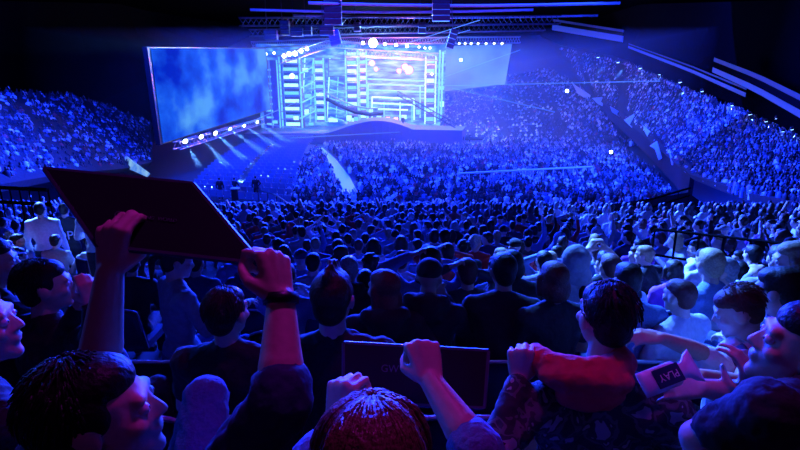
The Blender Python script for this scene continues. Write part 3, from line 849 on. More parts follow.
# roof trusses and ducts
for i, (pxa, pya, pxb, pyb, Y, lab) in enumerate(((240, 22, 560, 20, 74, 'long roof truss nearest the camera'), (250, 33, 545, 27, 88, 'long roof truss in front of the stage lamps'), (252, 45, 362, 40, 98, 'roof truss above the left stage towers'), (360, 41, 520, 40, 96, 'roof truss carrying the row of stage lamps'))):
    beam(at(pxa, pya, Y), at(pxb, pyb, Y), .5, TRUSSM if i > 1 else mat('truss_black', (.03, .03, .05), .5), lab, nlat=60)
DUCTM = mat('duct_metal', (.4, .38, .4), .4, metal=.3)
for i, (y_, z_, x0, x1) in enumerate(((52, 17.2, -16, 14), (57, 17.4, -15, 20), (62, 17.3, -10, 24), (68, 17.4, -18, 16), (74, 17.5, -14, 26))):
    q = MB(); n = 16
    q.tube([(x0 + (x1 - x0) * j / n, 2.0 * math.sin(PI * j / n) - 1, .0) for j in range(n + 1)], .16, 8); o = q.build('roof_pipe', DUCTM, None, True); o.location = (0, y_, z_ + .4)
    tag(o, 'thin pipe running across under the dark roof, ' + ('nearest the camera', 'second nearest the camera', 'middle of five', 'second farthest', 'farthest of five')[i], 'pipe')

# lamps
big = at(373, 43, 86)
lamp(big, (0, 0, 7), .8, LENSW, 'blinding white spotlight, brightest on the truss above the main screen', 'lamps on the truss above the main screen')
for i, (px, py, r) in enumerate(((363, 43, .3), (385, 44, .26), (396, 45, .28), (407, 46, .28), (419, 47, .18), (425, 48, .18), (430, 48, .18))):
    lamp(at(px, py, 87), (0, 20, 5), r, LENSW, '%s small white stage lamp from the left on the main screen truss' % nth(i), 'lamps on the truss above the main screen')
for i, px in enumerate((459, 465, 471, 478, 486, 494, 502)):
    lamp(at(px, 43.5, 92), (20, 60, 3), .2, LENSW, '%s lamp from the left in the row above the right side screen' % nth(i), 'lamps above the right side screen')
for i, (px, py, r) in enumerate(((284, 56, .38), (289, 54, .4), (295, 53.5, .44), (301, 51, .36), (307, 49, .3), (292, 76, .4))):
    lamp(at(px, py, 85), (0, 20, 5), r, LENSW, '%s bright lamp from the left above the glowing shelf stack' % nth(i) if i < 5 else 'bright lamp halfway up the glowing shelf stack', 'lamps above the left stage towers')
for i, (px, py, Y, r) in enumerate(((372, 63, 90, .55), (376, 69, 90, .4), (405, 67, 90, .6), (409, 70, 90, .8), (399, 71, 90, .45))):
    lamp(at(px, py, Y), (0, 30, 5), r, LENSP, 'glaring pink white blinder lamp, %s from the left before the main screen' % nth((0, 1, 3, 4, 2)[i]), 'pink blinder lamps before the main screen')
LB_ = [(185, 141, 53), (201, 136.5, 56), (215, 133, 60), (230, 129, 65), (244, 125.5, 70), (257, 122, 76)]
LT = [(212, 205), (240, 190), (262, 186), (285, 166), (300, 158), (310, 150)]
for i, (px, py, Y) in enumerate(LB_):
    p = at(px, py, Y); t = at(LT[i][0] + 10, LT[i][1], Y * .93); t.z = 0
    lamp(p, t, .30 if i < 3 else .26, LENSW, '%s lamp from the left along the side screen bottom edge' % nth(i), 'lamps along the bottom of the side screen')
beam(at(176, 146, 52), at(262, 121, 79), .35, TRUSSM, 'lattice truss carrying lamps under the side screen', nlat=30)
for i, (px, py) in enumerate(((233, 52), (240, 54), (248, 52), (258, 51), (266, 54), (274, 53))):
    lamp(at(px, py, 90), (0, 40, 3), .24, LENSW, '%s small lamp from the left above the side screen' % nth(i), 'lamps above the side screen')
RLP = [(598, 57, 97), (618, 62, 90), (640, 68, 80), (660, 74, 72), (680, 82, 62), (702, 91, 54), (732, 105, 45.5), (750, 114, 41), (766, 121, 37.5), (777, 118, 36), (783, 131, 34), (792, 129, 32.5)]
for i, (px, py, Y) in enumerate(RLP):
    lamp(at(px, py, Y), at(px + 2, py + 40, Y), .19 * Y / 60 + .02, LENSB, '%s small lamp from the left under the right roof edge' % nth(i), 'lamps under the right roof edge')
for i, (px, py, Y) in enumerate(((432, 74, 84), (461, 60, 96), (611, 152, 58), (567, 91, 84), (7, 111, 42), (10, 118, 42))):
    lamp(at(px, py, Y), (0, 0, 9), (.2, .3, .22, .3, .2, .12)[i], LENSW, ('small lamp by the lit shelf column right of the main screen', 'white lamp in the haze before the right side screen', 'lone bright lamp above the floor crowd at the right', 'lamp at the far end of the white banners', 'bright lamp at the far left edge over the left stand', 'faint lamp just below the one at the far left edge')[i], 'single lamps over the crowd')
# hanging droppers below the right roof edge
for i in range(16):
    px = 724 + 5.2 * i; Y = 47 - .95 * i; py = 104 + 2.35 * i
    q = MB(); p = at(px, py, Y); q.tube([(0, 0, 0), (0, 0, -.8 - .5 * (i % 3))], .03, 5); o = q.build('hanging_rod', mat('rod_pale', (.5, .55, .7), .4)); o.location = p
    tag(o, 'thin pale rod hanging below the right roof edge', 'rod', 'rods below the right roof edge')

# lasers: thin straight light tubes
LASER = emat('laser_light', (.12, .35, 1.0), 1.3)
for i, (a, b, lab) in enumerate((((434, 86, 84), (660, 81, 60), 'long level blue laser line crossing toward the right stand'),
                           ((452, 88, 80), (555, 112, 70), 'laser line sloping down over the far stand'),
                           ((398, 46, 86), (480, 20, 70), 'laser line rising to the right from the stage truss'),
                           ((350, 64, 82), (470, 30, 78), 'long laser line rising across the main screen top'),
                           ((436, 80, 84), (520, 50, 84), 'laser line rising over the right side screen'),
                           ((262, 124, 78), (330, 132, 76), 'laser line skimming the left stage front'),
                           ((222, 134, 60), (330, 88, 80), 'laser line rising from the side screen lamps'),
                           ((290, 138, 72), (400, 132, 72), 'laser line low across the stage apron'))):
    p, q_ = at(*a), at(*b); q = MB(); q.tube([V((0, 0, 0)), q_ - p], .035, 5); o = q.build('laser_beam', LASER); o.location = p; tag(o, lab, 'laser beam')

# pale barrier line on the floor and white banners on the right fascia
q = MB(); a, b = at(458, 181, 45), at(592, 174, 49); a.z = b.z = 1.6
q.tube([V((0, 0, 0)), b - a], .09, 6)
for i in range(14):
    p = (b - a) * i / 13; q.tube([p, p - V((0, 0, 1.6))], .04, 4)
o = q.build('barrier_rail', mat('pale_metal', (.8, .85, .95), .4)); o.location = a; tag(o, 'pale lit barrier rail across the floor crowd', 'barrier')
WHB = mat('banner_white', (.9, .92, .95), .7)
ban = [((572, 83), (580, 88), (592, 96), (588, 100), (578, 94)), ((592, 98), (602, 97), (612, 106), (606, 108), (598, 104)), ((610, 106), (620, 112), (630, 118), (622, 119), (612, 112)),
       ((624, 120), (634, 114), (638, 126), (642, 132), (634, 130)), ((643, 125), (650, 131), (656, 142), (650, 140), (646, 134)), ((650, 146), (657, 141), (662, 158), (659, 160), (655, 149)), ((669, 150), (672, 157), (675, 166), (672, 165))]
BD = [99, 90, 80, 71, 60, 52, 46]
for i, pts in enumerate(ban):
    Y = BD[i] - 1.2; P = [at(px, py, Y) for px, py in pts]; o_ = P[0]; n = len(P)
    q = MB(); q.add([p - o_ for p in P] + [p - o_ + V((0, .06, 0)) for p in P], [tuple(range(n)), tuple(range(2 * n - 1, n - 1, -1))] + [(k, n + k, n + (k + 1) % n, (k + 1) % n) for k in range(n)])
    o = q.build('banner', WHB); o.location = o_; tag(o, '%s white angular banner from the far end of the right stand front' % nth(i), 'banner', 'white banners on the right stand front')
# angled lit board in the dark corner left of the screen
P = [at(122, 166, 44), at(126, 156, 44), at(150, 174, 40), at(147, 177, 40)]
q = MB(); q.add([p - P[0] for p in P] + [p - P[0] + V((0, .1, 0)) for p in P], [(0, 1, 2, 3), (7, 6, 5, 4), (0, 4, 5, 1), (1, 5, 6, 2), (2, 6, 7, 3), (3, 7, 4, 0)])
o = q.build('monitor_board', screen_mat('board_image', (.03, .12, .7), (.1, .3, 1.0), (.3, .6, 1.0), .8, 1.0)); o.location = P[0]; tag(o, 'tilted glowing blue board in the dark corner above the held sign', 'board')
# railings on the right and left terraces
for (pa, pb, lab) in (((655, 229, 6.6), (812, 247, 5.2), 'dark railing across the bright crowd at the right'), ((-10, 187, 12), (48, 190, 12), 'dark railing across the left stand at the photo edge'), ((600, 214, 17), (690, 188, 24), 'dark sloping railing at the gap in the right stand'), ((560, 222, 14.0), (604, 214, 17), 'dark low railing at the foot of the right gap')):
    a, b = at(*pa), at(*pb); e = empty('railing', a)
    for dz in (0, -.35): q = MB(); q.tube([V((0, 0, dz)), b - a + V((0, 0, dz))], .018 if pa[2] < 10 else .05, 6); q.build('rail', HEADERM, e)
    for i in range(7):
        q = MB(); q.tube([(b - a) * i / 6, (b - a) * i / 6 - V((0, 0, .9))], .016, 5); q.build('post', HEADERM, e)
    tag(e, lab, 'railing')
# vomitory as a black block, the shade of the opening put into colour
a, b = at(606, 212, 19), at(690, 190, 25)
prism('vomitory', [(a.x, 18.5), (b.x - 1, 20.5), (b.x + .5, 26), (a.x + 1.5, 23)], 0, 3.75, BLACKDRAPE, 'black block as the shaded stair opening in the right stand', 'stair opening')

# ------------------------------------------------------------------ the distant crowd: one uncountable mass
def crowd_template(kind):
    mb = MB()
    mb.ell((0, 0, 1.22), (.085, .10, .125), None, 6, 1)
    n = 6; rings = ((.35, .19, .14), (.85, .22, .12), (1.04, .19, .09), (1.12, .06, .06))
    vs = []; fs = []
    for z, rx, ry in rings:
        for k in range(n): a = 2 * PI * k / n; vs.append((rx * math.cos(a), ry * math.sin(a), z))
    for i in range(3):
        for k in range(n): A = i * n + k; B = i * n + (k + 1) % n; fs.append((A, B, B + n, A + n))
    mb.add(vs, fs, 0)
    def arm(a, b, c):
        for p, q, mi in ((a, b, 0), (b, c, 2)): mb.tube([p, q], .05, 4, mi)
    if kind == 0: arm((-.2, 0, 1.0), (-.27, .08, .75), (-.1, .3, .7)); arm((.2, 0, 1.0), (.27, .08, .75), (.1, .3, .7))
    if kind == 1: arm((-.2, 0, 1.0), (-.33, .05, 1.2), (-.22, .08, 1.55)); arm((.2, 0, 1.0), (.33, .05, 1.2), (.25, .08, 1.5))
    if kind == 2: arm((-.2, 0, 1.0), (-.27, .08, .75), (-.1, .3, .7)); arm((.2, 0, 1.0), (.3, .1, 1.15), (.15, .15, 1.45))
    return np.array(mb.v, dtype=np.float32), mb.f, np.array(mb.m)
TPL = [crowd_template(k) for k in range(3)]
nr = np.random.default_rng(5)
CP_ = []   # (x, y, z, rot, scale, template)
def add_c(x, y, z, rot=0., k=1.):
    CP_.append((x + nr.uniform(-.12, .12), y + nr.uniform(-.12, .12), z + nr.uniform(-.05, .05), rot + nr.uniform(-.5, .5), k * nr.uniform(.93, 1.07), 0 if nr.random() < (.88 if y > 30 else .97) else (1 if nr.random() < .4 else 2)))
# floor
def lerpx(pts, y):
    pts = sorted(pts)
    if y <= pts[0][0]: return pts[0][1]
    for (a, b), (c, d_) in zip(pts, pts[1:]):
        if y <= c: return b + (d_ - b) * (y - a) / (c - a)
    return pts[-1][1]
LEFTX = [(at(285, 199, 36).y, at(285, 199, 36).x), (60, at(300, 160, 60).x), (77, at(322, 146, 77).x)]
RIGHTX = [(p.y, p.x - .6) for p in [V(q) for q in RF]]
AX = [(p.y, p.x) for p in aw]
y = 35.8
while y < 79:
    xl = lerpx(LEFTX, y); xr = min(lerpx(RIGHTX, y), 40)
    if y > 76: xr = at(428, 140, 76).x
    x = xl
    while x < xr:
        ok = True
        if 41 < y < 79 and abs(x - lerpx(AX, y)) < .9: ok = False
        if abs((y - 36) % 14) < 1.6: ok = False
        if y > 74 and at(428, 140, 76).x - 1 < x < 14 and y > 76: ok = False
        if nr.random() < .06: ok = False
        if ok: add_c(x, y, 0.02, 0., .86)
        x += .50
    y += .78
# right of the stage beyond the pale strip
y = 77.0
while y < 84:
    x = at(486, 125, y).x
    while x < 38:
        if nr.random() < .9: add_c(x, y, .02)
        x += .65
    y += .95
# ruled stands
def fill(A, B, rows, step, skip=None, face=0., p=.93, k=1.):
    A = resample(A, 60); B = resample(B, 60)
    for r_ in range(rows):
        t = (r_ + .5) / rows; L = [a.lerp(b, t) for a, b in zip(A, B)]
        s = 0.; acc = 0.
        for a, b in zip(L, L[1:]):
            seg = (b - a).length
            while acc < seg:
                q = a.lerp(b, acc / seg); u = (s + acc)
                if not (skip and skip(u, t)) and nr.random() < p: add_c(q.x, q.y, q.z - .15, face, k)
                acc += step
            acc -= seg; s += seg
fill(RF, RB, 30, .45, lambda u, t: abs((u + 6 * t) % 15) < .9 or .40 < t < .45 or abs((u + 22 * t) % 30) < 1.2, -.9, .93, .70)
fill(LF, LB, 19, .56, lambda u, t: abs((u + 3 * t) % 13) < .9, .9, .85, .72)
fill(FF, FB, 40, .48, lambda u, t: abs((u + 4 * t) % 11) < .8, 0., .8, .8)
# lower terrace and back rows of the near terrace
for i in range(18):
    yv = yy + 1.0 * i + .1; z = max(.05, zfloor(yv + .4)); half = yv * .86
    x = -half
    while x < half:
        if not (7.2 < x < 13.5 and 18 < yv < 26.5) and nr.random() < .95: add_c(x, yv, z)
        x += .56

# ------------------------------------------------------------------ individual spectators, seat rows below the camera
ROWNAMES = [nth(k) for k in range(30)]
reserved = []      # (x, y, r) filled by the close figures
HERO = []
def hero_spot(px, py, Y): p = at(px, py, Y); reserved.append((p.x, p.y)); return p
# places taken by close people, built one by one below
for a in ((112, 420, .87), (5, 330, 1.45), (4, 265, 2.3), (50, 285, 2.3), (228, 312, 2.2), (333, 298, 2.0), (372, 450, .9), (603, 315, 1.42), (790, 350, 1.25), (735, 318, 2.2), (178, 262, 3.0)):
    hero_spot(*a)
FRONTLOOK = {(3, 0): (5, 'long', 'black', 1.0), (3, 1): (1, 'cap', 'black', .98), (3, 2): (8, 'short', 'black', 1.0), (3, 3): (0, 'bob', 'black', .98), (3, 4): (8, 'short', 'denim blue', .95), (3, 5): (0, 'crop', 'white', .92),
             (4, 5): (4, 'short', 'denim blue', 1.03), (4, 8): (8, 'hood', 'grey', 1.02), (4, 9): (6, 'crop', 'black', .98), (4, 12): (1, 'short', 'white', .97), (4, 13): (1, 'short', 'grey', 1.0), (4, 11): (2, 'short', 'denim blue', 1.05)}
NIND = 0; LIMIT = 286
cand = []
FRONT = {2: (), 3: (384, 419, 497, 548, 642, 672), 4: (20, 118, 292, 352, 368, 436, 468, 520, 583, 611, 650, 700, 742, 782)}
for k in range(3, 20):
    yv = ROW0 + PITCHY * k
    if k in FRONT:
        for i, px in enumerate(FRONT[k]):
            cand.append((k, i, (px - 400) / F * (yv * CP + (CAMZ - zfloor(yv) - 1.24) * SP), yv))
        continue
    half = (yv + .6) * .80
    n = int(half / .56)
    for i in range(-n, n + 1):
        x = i * .56 + (.28 if k % 2 else 0)
        cand.append((k, i, x, yv))
rr = random.Random(11)
rowcount = {}
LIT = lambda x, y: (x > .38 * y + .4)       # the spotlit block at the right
for (k, i, x, yv) in cand:
    x += rr.uniform(-.07, .07); yv2 = yv + rr.uniform(-.07, .07)
    if any(abs(x - a) < .42 and abs(yv2 - b) < .55 for a, b in reserved): continue
    z = zfloor(yv)
    # what is hidden by the held board and lower corners can be left out
    px = 400 + F * x / (yv * CP + (CAMZ - z - 1.24) * SP)
    py = 225 + F * ((CAMZ - z - 1.24) * CP - yv * SP) / (yv * CP + (CAMZ - z - 1.24) * SP)
    if k == 4 and px < 215 and px > 110: continue
    if -15 < px - 150 < 95 and 180 < py < 250 and k > 3 and px > 110: 
        if rr.random() < .75 and k > 5: continue
    if px < -25 or px > 825: continue
    if 24 < px < 110 and 4 < k < 9: continue
    if rr.random() < .05 and k > 4: continue
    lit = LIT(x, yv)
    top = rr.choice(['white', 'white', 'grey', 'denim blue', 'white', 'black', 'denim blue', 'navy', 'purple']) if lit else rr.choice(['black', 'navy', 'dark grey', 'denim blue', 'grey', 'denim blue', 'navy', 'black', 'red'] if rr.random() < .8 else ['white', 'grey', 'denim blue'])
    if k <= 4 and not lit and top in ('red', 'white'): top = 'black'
    if k > 14 or (k > 11 and not lit and NIND >= LIMIT - 60):
        pass
    if NIND >= LIMIT:
        add_c(x, yv2, z); continue
    pi = rr.choice([0, 0, 0, 1, 2, 3, 5, 8, 8, 4, 6, 2, 5, 7] if lit or k > 3 else [0, 0, 5, 8, 2])
    if pi in (6, 7) and rr.random() < .5: pi = 0
    hs = rr.choice(['short', 'short', 'crop', 'crop', 'short', 'short', 'crop', 'long', 'bob', 'bun', 'tail', 'curly', 'cap', 'beanie', 'hood' if k > 4 and rr.random() < .4 else 'short'])
    if hs in ('cap', 'beanie', 'hood'):
        hm = TOPS[top if hs == 'hood' else rr.choice(['black', 'navy', 'black', 'grey'])]; hw = 'hooded' if hs == 'hood' else hs + '-wearing'
    else:
        key = rr.choice(['black-haired', 'black-haired', 'brown-haired', 'brown-haired', 'black-haired', 'brown-haired', 'fair-haired', 'red-haired'] if rr.random() < .95 else ['grey-haired']); hm = HAIRS[key]; hw = key
    scl = rr.uniform(.87, .96)
    if (k, i) in FRONTLOOK and k in FRONT:
        pi, hs, top, scl = FRONTLOOK[(k, i)]
        if hs in ('cap', 'hood'): hm = TOPS[top]; hw = 'hooded' if hs == 'hood' else 'cap-wearing'
        elif (k, i) == (3, 3): hm = HAIRS['red-haired']; hw = 'red-haired'
        elif hw not in HAIRS: hm = HAIRS['brown-haired']; hw = 'brown-haired'
    rowcount[k] = rowcount.get(k, 0) + 1
    turn = rr.uniform(-.25, .25) + (rr.uniform(.2, 1.5) if lit and rr.random() < .6 else 0)
    lab = '%s spectator in %s top, %s from the left in the %s seat row' % (hw, top, nth(rowcount[k] - 1), nth(k - 1))
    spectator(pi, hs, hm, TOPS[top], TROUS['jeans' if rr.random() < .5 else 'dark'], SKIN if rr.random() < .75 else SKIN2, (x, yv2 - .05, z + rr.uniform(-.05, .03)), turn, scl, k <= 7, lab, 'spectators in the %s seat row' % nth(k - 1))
    NIND += 1
    if 3 < k <= 7: place_seat((x, yv - .05, z), 0, 'dark seat behind the %s spectator from the left in the %s seat row' % (nth(rowcount[k] - 1), nth(k - 1)), 'stadium seats')
print('individuals', NIND, 'crowd', len(CP_))

V_, F_, MI, TINT = [], [], [], []
arr = np.array(CP_, dtype=np.float64)
voff = 0; loops = []; starts = []; mats_i = []; lo = 0
shades = np.array([[.01, .01, .015], [.025, .025, .035], [.06, .07, .12], [.25, .25, .3], [.85, .85, .88], [.12, .2, .4], [.4, .05, .05]], dtype=np.float32)
pr = np.array([.30, .2, .10, .12, .16, .09, .03])
for tk in range(3):
    tv, tf, tm = TPL[tk]; sel = arr[arr[:, 5] == tk]; n = len(sel)
    if n == 0: continue
    c, s = np.cos(sel[:, 3]), np.sin(sel[:, 3])
    X = tv[None, :, 0] * sel[:, 4, None]; Y = tv[None, :, 1] * sel[:, 4, None]; Z = tv[None, :, 2] * sel[:, 4, None]
    P = np.stack([X * c[:, None] - Y * s[:, None] + sel[:, 0, None], X * s[:, None] + Y * c[:, None] + sel[:, 1, None], Z + sel[:, 2, None]], -1).reshape(-1, 3)
    V_.append(P)
    nv = len(tv); base = (np.arange(n) * nv + voff)
    tl = np.concatenate([np.array(f) for f in tf]); ts = np.array([len(f) for f in tf])
    loops.append((tl[None, :] + base[:, None]).reshape(-1)); starts.append(np.tile(ts, n)); mats_i.append(np.tile(tm, n))
    sh = shades[nr.choice(len(shades), n, p=pr)]
    TINT.append(np.repeat(sh, nv, 0)); voff += n * nv
P = np.concatenate(V_); Lp = np.concatenate(loops); Sz = np.concatenate(starts); Mi = np.concatenate(mats_i)
me = bpy.data.meshes.new('crowd'); me.vertices.add(len(P)); me.vertices.foreach_set('co', P.astype(np.float32).reshape(-1))
me.loops.add(len(Lp)); me.loops.foreach_set('vertex_index', Lp.astype(np.int32)); me.polygons.add(len(Sz))
me.polygons.foreach_set('loop_start', np.concatenate([[0], np.cumsum(Sz)[:-1]]).astype(np.int32))
me.polygons.foreach_set('material_index', Mi.astype(np.int32)); me.polygons.foreach_set('use_smooth', np.ones(len(Sz), dtype=bool))
at_ = me.attributes.new('garment', 'FLOAT_COLOR', 'POINT'); T = np.concatenate(TINT); at_.data.foreach_set('color', np.concatenate([T, np.ones((len(T), 1))], 1).astype(np.float32).reshape(-1))
me.update(calc_edges=True); me.validate()
gm = bpy.data.materials.new('crowd_garments'); gm.use_nodes = True
a_ = gm.node_tree.nodes.new('ShaderNodeAttribute'); a_.attribute_name = 'garment'
gm.node_tree.links.new(a_.outputs['Color'], gm.node_tree.nodes['Principled BSDF'].inputs['Base Color']); gm.node_tree.nodes['Principled BSDF'].inputs['Roughness'].default_value = .7
hm_ = bpy.data.materials.new('crowd_heads'); hm_.use_nodes = True
n_ = hm_.node_tree; a2 = n_.nodes.new('ShaderNodeAttribute'); a2.attribute_name = 'garment'
mx = n_.nodes.new('ShaderNodeMix'); mx.data_type = 'RGBA'; mx.inputs['Factor'].default_value = .3; mx.inputs['A'].default_value = (.03, .02, .018, 1)
n_.links.new(a2.outputs['Color'], mx.inputs['B']); n_.links.new(mx.outputs['Result'], n_.nodes['Principled BSDF'].inputs['Base Color'])
me.materials.append(gm); me.materials.append(hm_); me.materials.append(SKIN)
o = bpy.data.objects.new('crowd', me); COL.objects.link(o)
tag(o, 'thousands of distant seated and cheering spectators filling floor and stands', 'crowd', kind='stuff')

# ------------------------------------------------------------------ people close to the camera
def D(px, py, d):
    """the world point at depth d (metres along the view axis) seen at that place of the frame"""
    return V((0, 0, CAMZ)) + ray(px, py) * d
def text(body, size, m, name, parent, mw, ext=.001, font=None):
    c = bpy.data.curves.new('txt', 'FONT'); c.body = body; c.size = size; c.align_x = 'CENTER'; c.align_y = 'CENTER'; c.extrude = ext
    t = bpy.data.objects.new('txt', c); COL.objects.link(t); dg = bpy.context.evaluated_depsgraph_get()
    me = bpy.data.meshes.new_from_object(t.evaluated_get(dg), depsgraph=dg); bpy.data.objects.remove(t)
    me.materials.clear(); me.materials.append(m)
    o = link(name, me, parent); o.matrix_local = mw; return o
def hero(name, label, J, base, hair=('short', 'black-haired'), top=TOPS['black'], legs=TROUS['dark'], sleeves='long', vox=.007, hood=False, gear=None, skin=SKIN, group=None, hoodcol=None):
    b, t, l, H, M = figure_meshes(J, sleeves=sleeves, hood=False)
    e = V(base); X = Matrix.Translation(-e)
    bm_ = remeshed(b, name, skin, vox, 3); bm_.transform(X)
    o = link(name, bm_); o.location = e
    tm = remeshed(t, 'top', top, vox * 1.4, 4, noise=.016); tm.transform(X); link('top', tm, o)
    if 'knl' in J: lm = remeshed(l, 'trousers', legs, vox * 1.6, 4, noise=.014); lm.transform(X); link('trousers', lm, o)
    if hair: 
        hm = hair_mesh(hair[0], H, M, HAIRS[hair[1]], vox * 1.0); hm.transform(X)
        if hair[0] in ('short', 'crop') and vox < .008: strands(hm, H, M, 420 if hair[0] == 'short' else 300, .045 if hair[0] == 'short' else .02, int(base[0] * 10) + 5, -e)
        link('hair', hm, o)
    if gear: gm_ = headgear(gear[0], H, M, gear[1], vox); gm_.transform(X); link(gear[0], gm_, o)
    for s in (-1, 1):
        q = MB(); q.ell(H + M @ V((s * .031, .083, .010)) - e, (.0125, .0125, .0125), None, 12, 0); q.ell(H + M @ V((s * .031, .0905, .010)) - e, (.006, .006, .006), None, 8, 1)
        link('eye', q.mesh('eye', [EYE, DARK]), o)
    tag(o, label, 'person', group); return o

def base_joints(head, face=(0, 1, 0), hip_drop=.735, sw=.19, chest=(0, 1, 0), fwd=.0):
    """a seated body below a head point; chest: the way the chest points"""
    h = V(head); c = V(chest).normalized(); c.z = 0; c.normalize(); r = V((c.y, -c.x, 0))
    nk = h - V((0, 0, .165)) - c * .035
    J = dict(head=h, face=face, neck=nk, shl=nk - r * sw - V((0, 0, .055)), shr=nk + r * sw - V((0, 0, .055)), pel=h - V((0, 0, hip_drop)) - c * (.04 + fwd), chest=c)
    p = J['pel']
    J['knl'] = p - r * .13 + c * .44 + V((0, 0, .02)); J['knr'] = p + r * .13 + c * .44 + V((0, 0, .02))
    J['anl'] = J['knl'] + c * .03 - V((0, 0, .41)); J['anr'] = J['knr'] + c * .03 - V((0, 0, .41)); J['toe'] = c
    J['ell'] = J['shl'] - r * .06 - V((0, 0, .26)) + c * .05; J['elr'] = J['shr'] + r * .06 - V((0, 0, .26)) + c * .05
    J['wrl'] = J['ell'] + r * .12 + c * .20 - V((0, 0, .06)); J['wrr'] = J['elr'] - r * .12 + c * .20 - V((0, 0, .06))
    return J
def fl_of(J): p = J['pel']; return V((p.x, p.y, zfloor(p.y)))

# man with both arms up under the board
J = base_joints(D(101, 417, 1.0), face=(.93, .30, .14), sw=.18)
J.update(shl=D(34, 486, 1.02), shr=D(212, 492, 1.0), ell=D(98, 378, 1.10), wrl=D(110, 272, 1.06), elr=D(281, 402, .92), wrr=D(281, 300, 1.0),
         hfl=(D(112, 232, 1.05) - D(110, 272, 1.06)), hnl=(.25, .9, 0), htl=(1, 0, 0), curll=.75,
         hfr=(D(273, 250, 1.02) - D(281, 300, 1.0)), hnr=(-.75, .6, .1), htr=(-.6, -.8, 0), curlr=1.0,
         knr=D(206, 398, 1.5), anr=D(168, 520, 1.55))
manA = hero('person', 'dark-haired man in profile at lower left, both arms raised holding a board overhead', J, fl_of(J), ('short', 'black-haired'), TOPS['navy'], TROUS['jeans'], 'pushed', .0055)
# wristband
def ring(c, ax, r, wd_, m, name, parent, th=.004):
    ax = V(ax).normalized(); q = MB(); x = ax.orthogonal().normalized(); y = ax.cross(x); n = 28; vs = []; fs = []
    for k in range(n):
        a = 2 * PI * k / n; d = x * math.cos(a) + y * math.sin(a)
        for rr_, z in ((r, -wd_ / 2), (r + th, -wd_ / 2), (r + th, wd_ / 2), (r, wd_ / 2)): vs.append(V(c) + d * rr_ + ax * z)
    for k in range(n):
        for j in range(4): A = 4 * k; B = 4 * ((k + 1) % n); fs.append((A + j, A + (j + 1) % 4, B + (j + 1) % 4, B + j))
    q.add([v - parent.location for v in vs] if parent else vs, fs); o = q.build(name, m, parent, True)
    if parent is None: pass
    return o
wb_ = ring(D(281, 299, .998), D(281, 300, 1.0) - D(281, 320, .99), .030, .020, DARK, 'wristband', None)
tag(wb_, 'dark wristband on the raised right wrist of the man at lower left', 'wristband')

# the held board
def board(name, P, th, label, logo, lm):
    tl, tr, br, bl = [V(p) for p in P]; c = (tl + tr + br + bl) / 4
    x = ((tr - tl) + (br - bl)).normalized(); y = ((tl - bl) + (tr - br)); y = (y - x * y.dot(x)).normalized(); n = x.cross(y)
    if n.y > 0: nn = -n
    else: nn = n
    e = empty(name, c)
    q = MB(); q.add([p - c + nn * th / 2 for p in (tl, tr, br, bl)] + [p - c - nn * th / 2 for p in (tl, tr, br, bl)], [(0, 1, 2, 3), (7, 6, 5, 4), (0, 4, 5, 1), (1, 5, 6, 2), (2, 6, 7, 3), (3, 7, 4, 0)])
    q.build('panel', mat('board_black', (.012, .008, .016), .6, scale=8, spec=.2), e)
    q = MB()
    for a, b in ((tl, tr), (tr, br), (br, bl), (bl, tl)): q.tube([a - c, b - c], th * .62, 6)
    q.build('edging', mat('lit_board_edge', (.06, .045, .10), .4), e)  # purple light along the board's edge is put into this colour
    X = Matrix((x, y, nn)).transposed()
    if X.determinant() < 0: X = Matrix((-x, y, nn)).transposed()
    for body, size, off in logo:
        R4 = Matrix.Translation(nn * (th / 2 + .001) + x * off[0] + y * off[1]) @ X.to_4x4()
        text(body, size, lm, 'lettering', e, R4)
    tag(e, label, 'board'); return e
LOGOM = mat('board_print', (.10, .08, .13), .5)
board('sign_board', (D(45, 169, 1.15), D(193, 184, 1.13), D(261, 264, 1.035), D(45, 169, 1.15) + D(261, 264, 1.035) - D(193, 184, 1.13)), .010, 'large black board held up overhead at left by two raised hands', (('GW', .022, (-.045, -.012)), ('GAMING', .011, (.0, -.012)), ('WORLD', .011, (.05, -.012))), LOGOM)
board('sign_board', (D(344, 343, 1.36), D(488, 351, 1.36), D(484, 408, 1.30), D(344, 402, 1.30)), .010, 'black board held upright at centre with a raised fist on its top edge', (('GW', .026, (-.065, .012)), ('GAMING', .010, (-.015, .016)), ('WORLD', .010, (-.015, .004))), LOGOM)

# woman at the bottom centre, fist up
J = base_joints(D(372, 458, .98), face=(-.1, .95, -.15), sw=.17)
J.update(elr=D(478, 452, 1.10), wrr=D(431, 381, 1.22), hfr=(D(424, 350, 1.25) - D(431, 381, 1.22)), hnr=(-.15, .95, -.2), htr=(-1, 0, 0), curlr=1.12, ell=D(318, 462, 1.05), wrl=D(337, 425, 1.14), hfl=(.12, .3, 1), hnl=(.5, .8, 0), htl=(1, 0, 0), curll=1.1)
wF = hero('person', 'woman with auburn hair at bottom centre, raised fist on the black board', J, fl_of(J), None, TOPS['denim blue'], TROUS['dark'], 'pushed', .0055)
H = V(J['head']); M = frame(J['face'])
q = MB(); r3 = random.Random(4)
for i in range(420):
    a = r3.uniform(0, 2 * PI); pts = []
    f0 = r3.uniform(.02, .5)
    for j in range(9):
        t = j / 8; el = PI / 2 * (1 - f0) - t * (1.9)
        rx = .098 + .010 * math.sin(7 * a) + .02 * max(0, t - .5)
        if el > -.5: p = V((rx * math.cos(a) * math.cos(el), -.025 + .108 * math.sin(a) * math.cos(el), .035 + .098 * math.sin(el)))
        else: p = V((rx * .95 * math.cos(a), -.03 + .100 * math.sin(a), .035 + .098 * math.sin(-.5) - (-.5 - el) * .16))
        if p.y > .055 and p.z < .06: p.y = .055; p.x *= 1.05
        pts.append(H + M @ p + V((r3.uniform(-.002, .002),) * 3) - wF.location)
    q.tube(pts, .0042, 5, 0, .5)
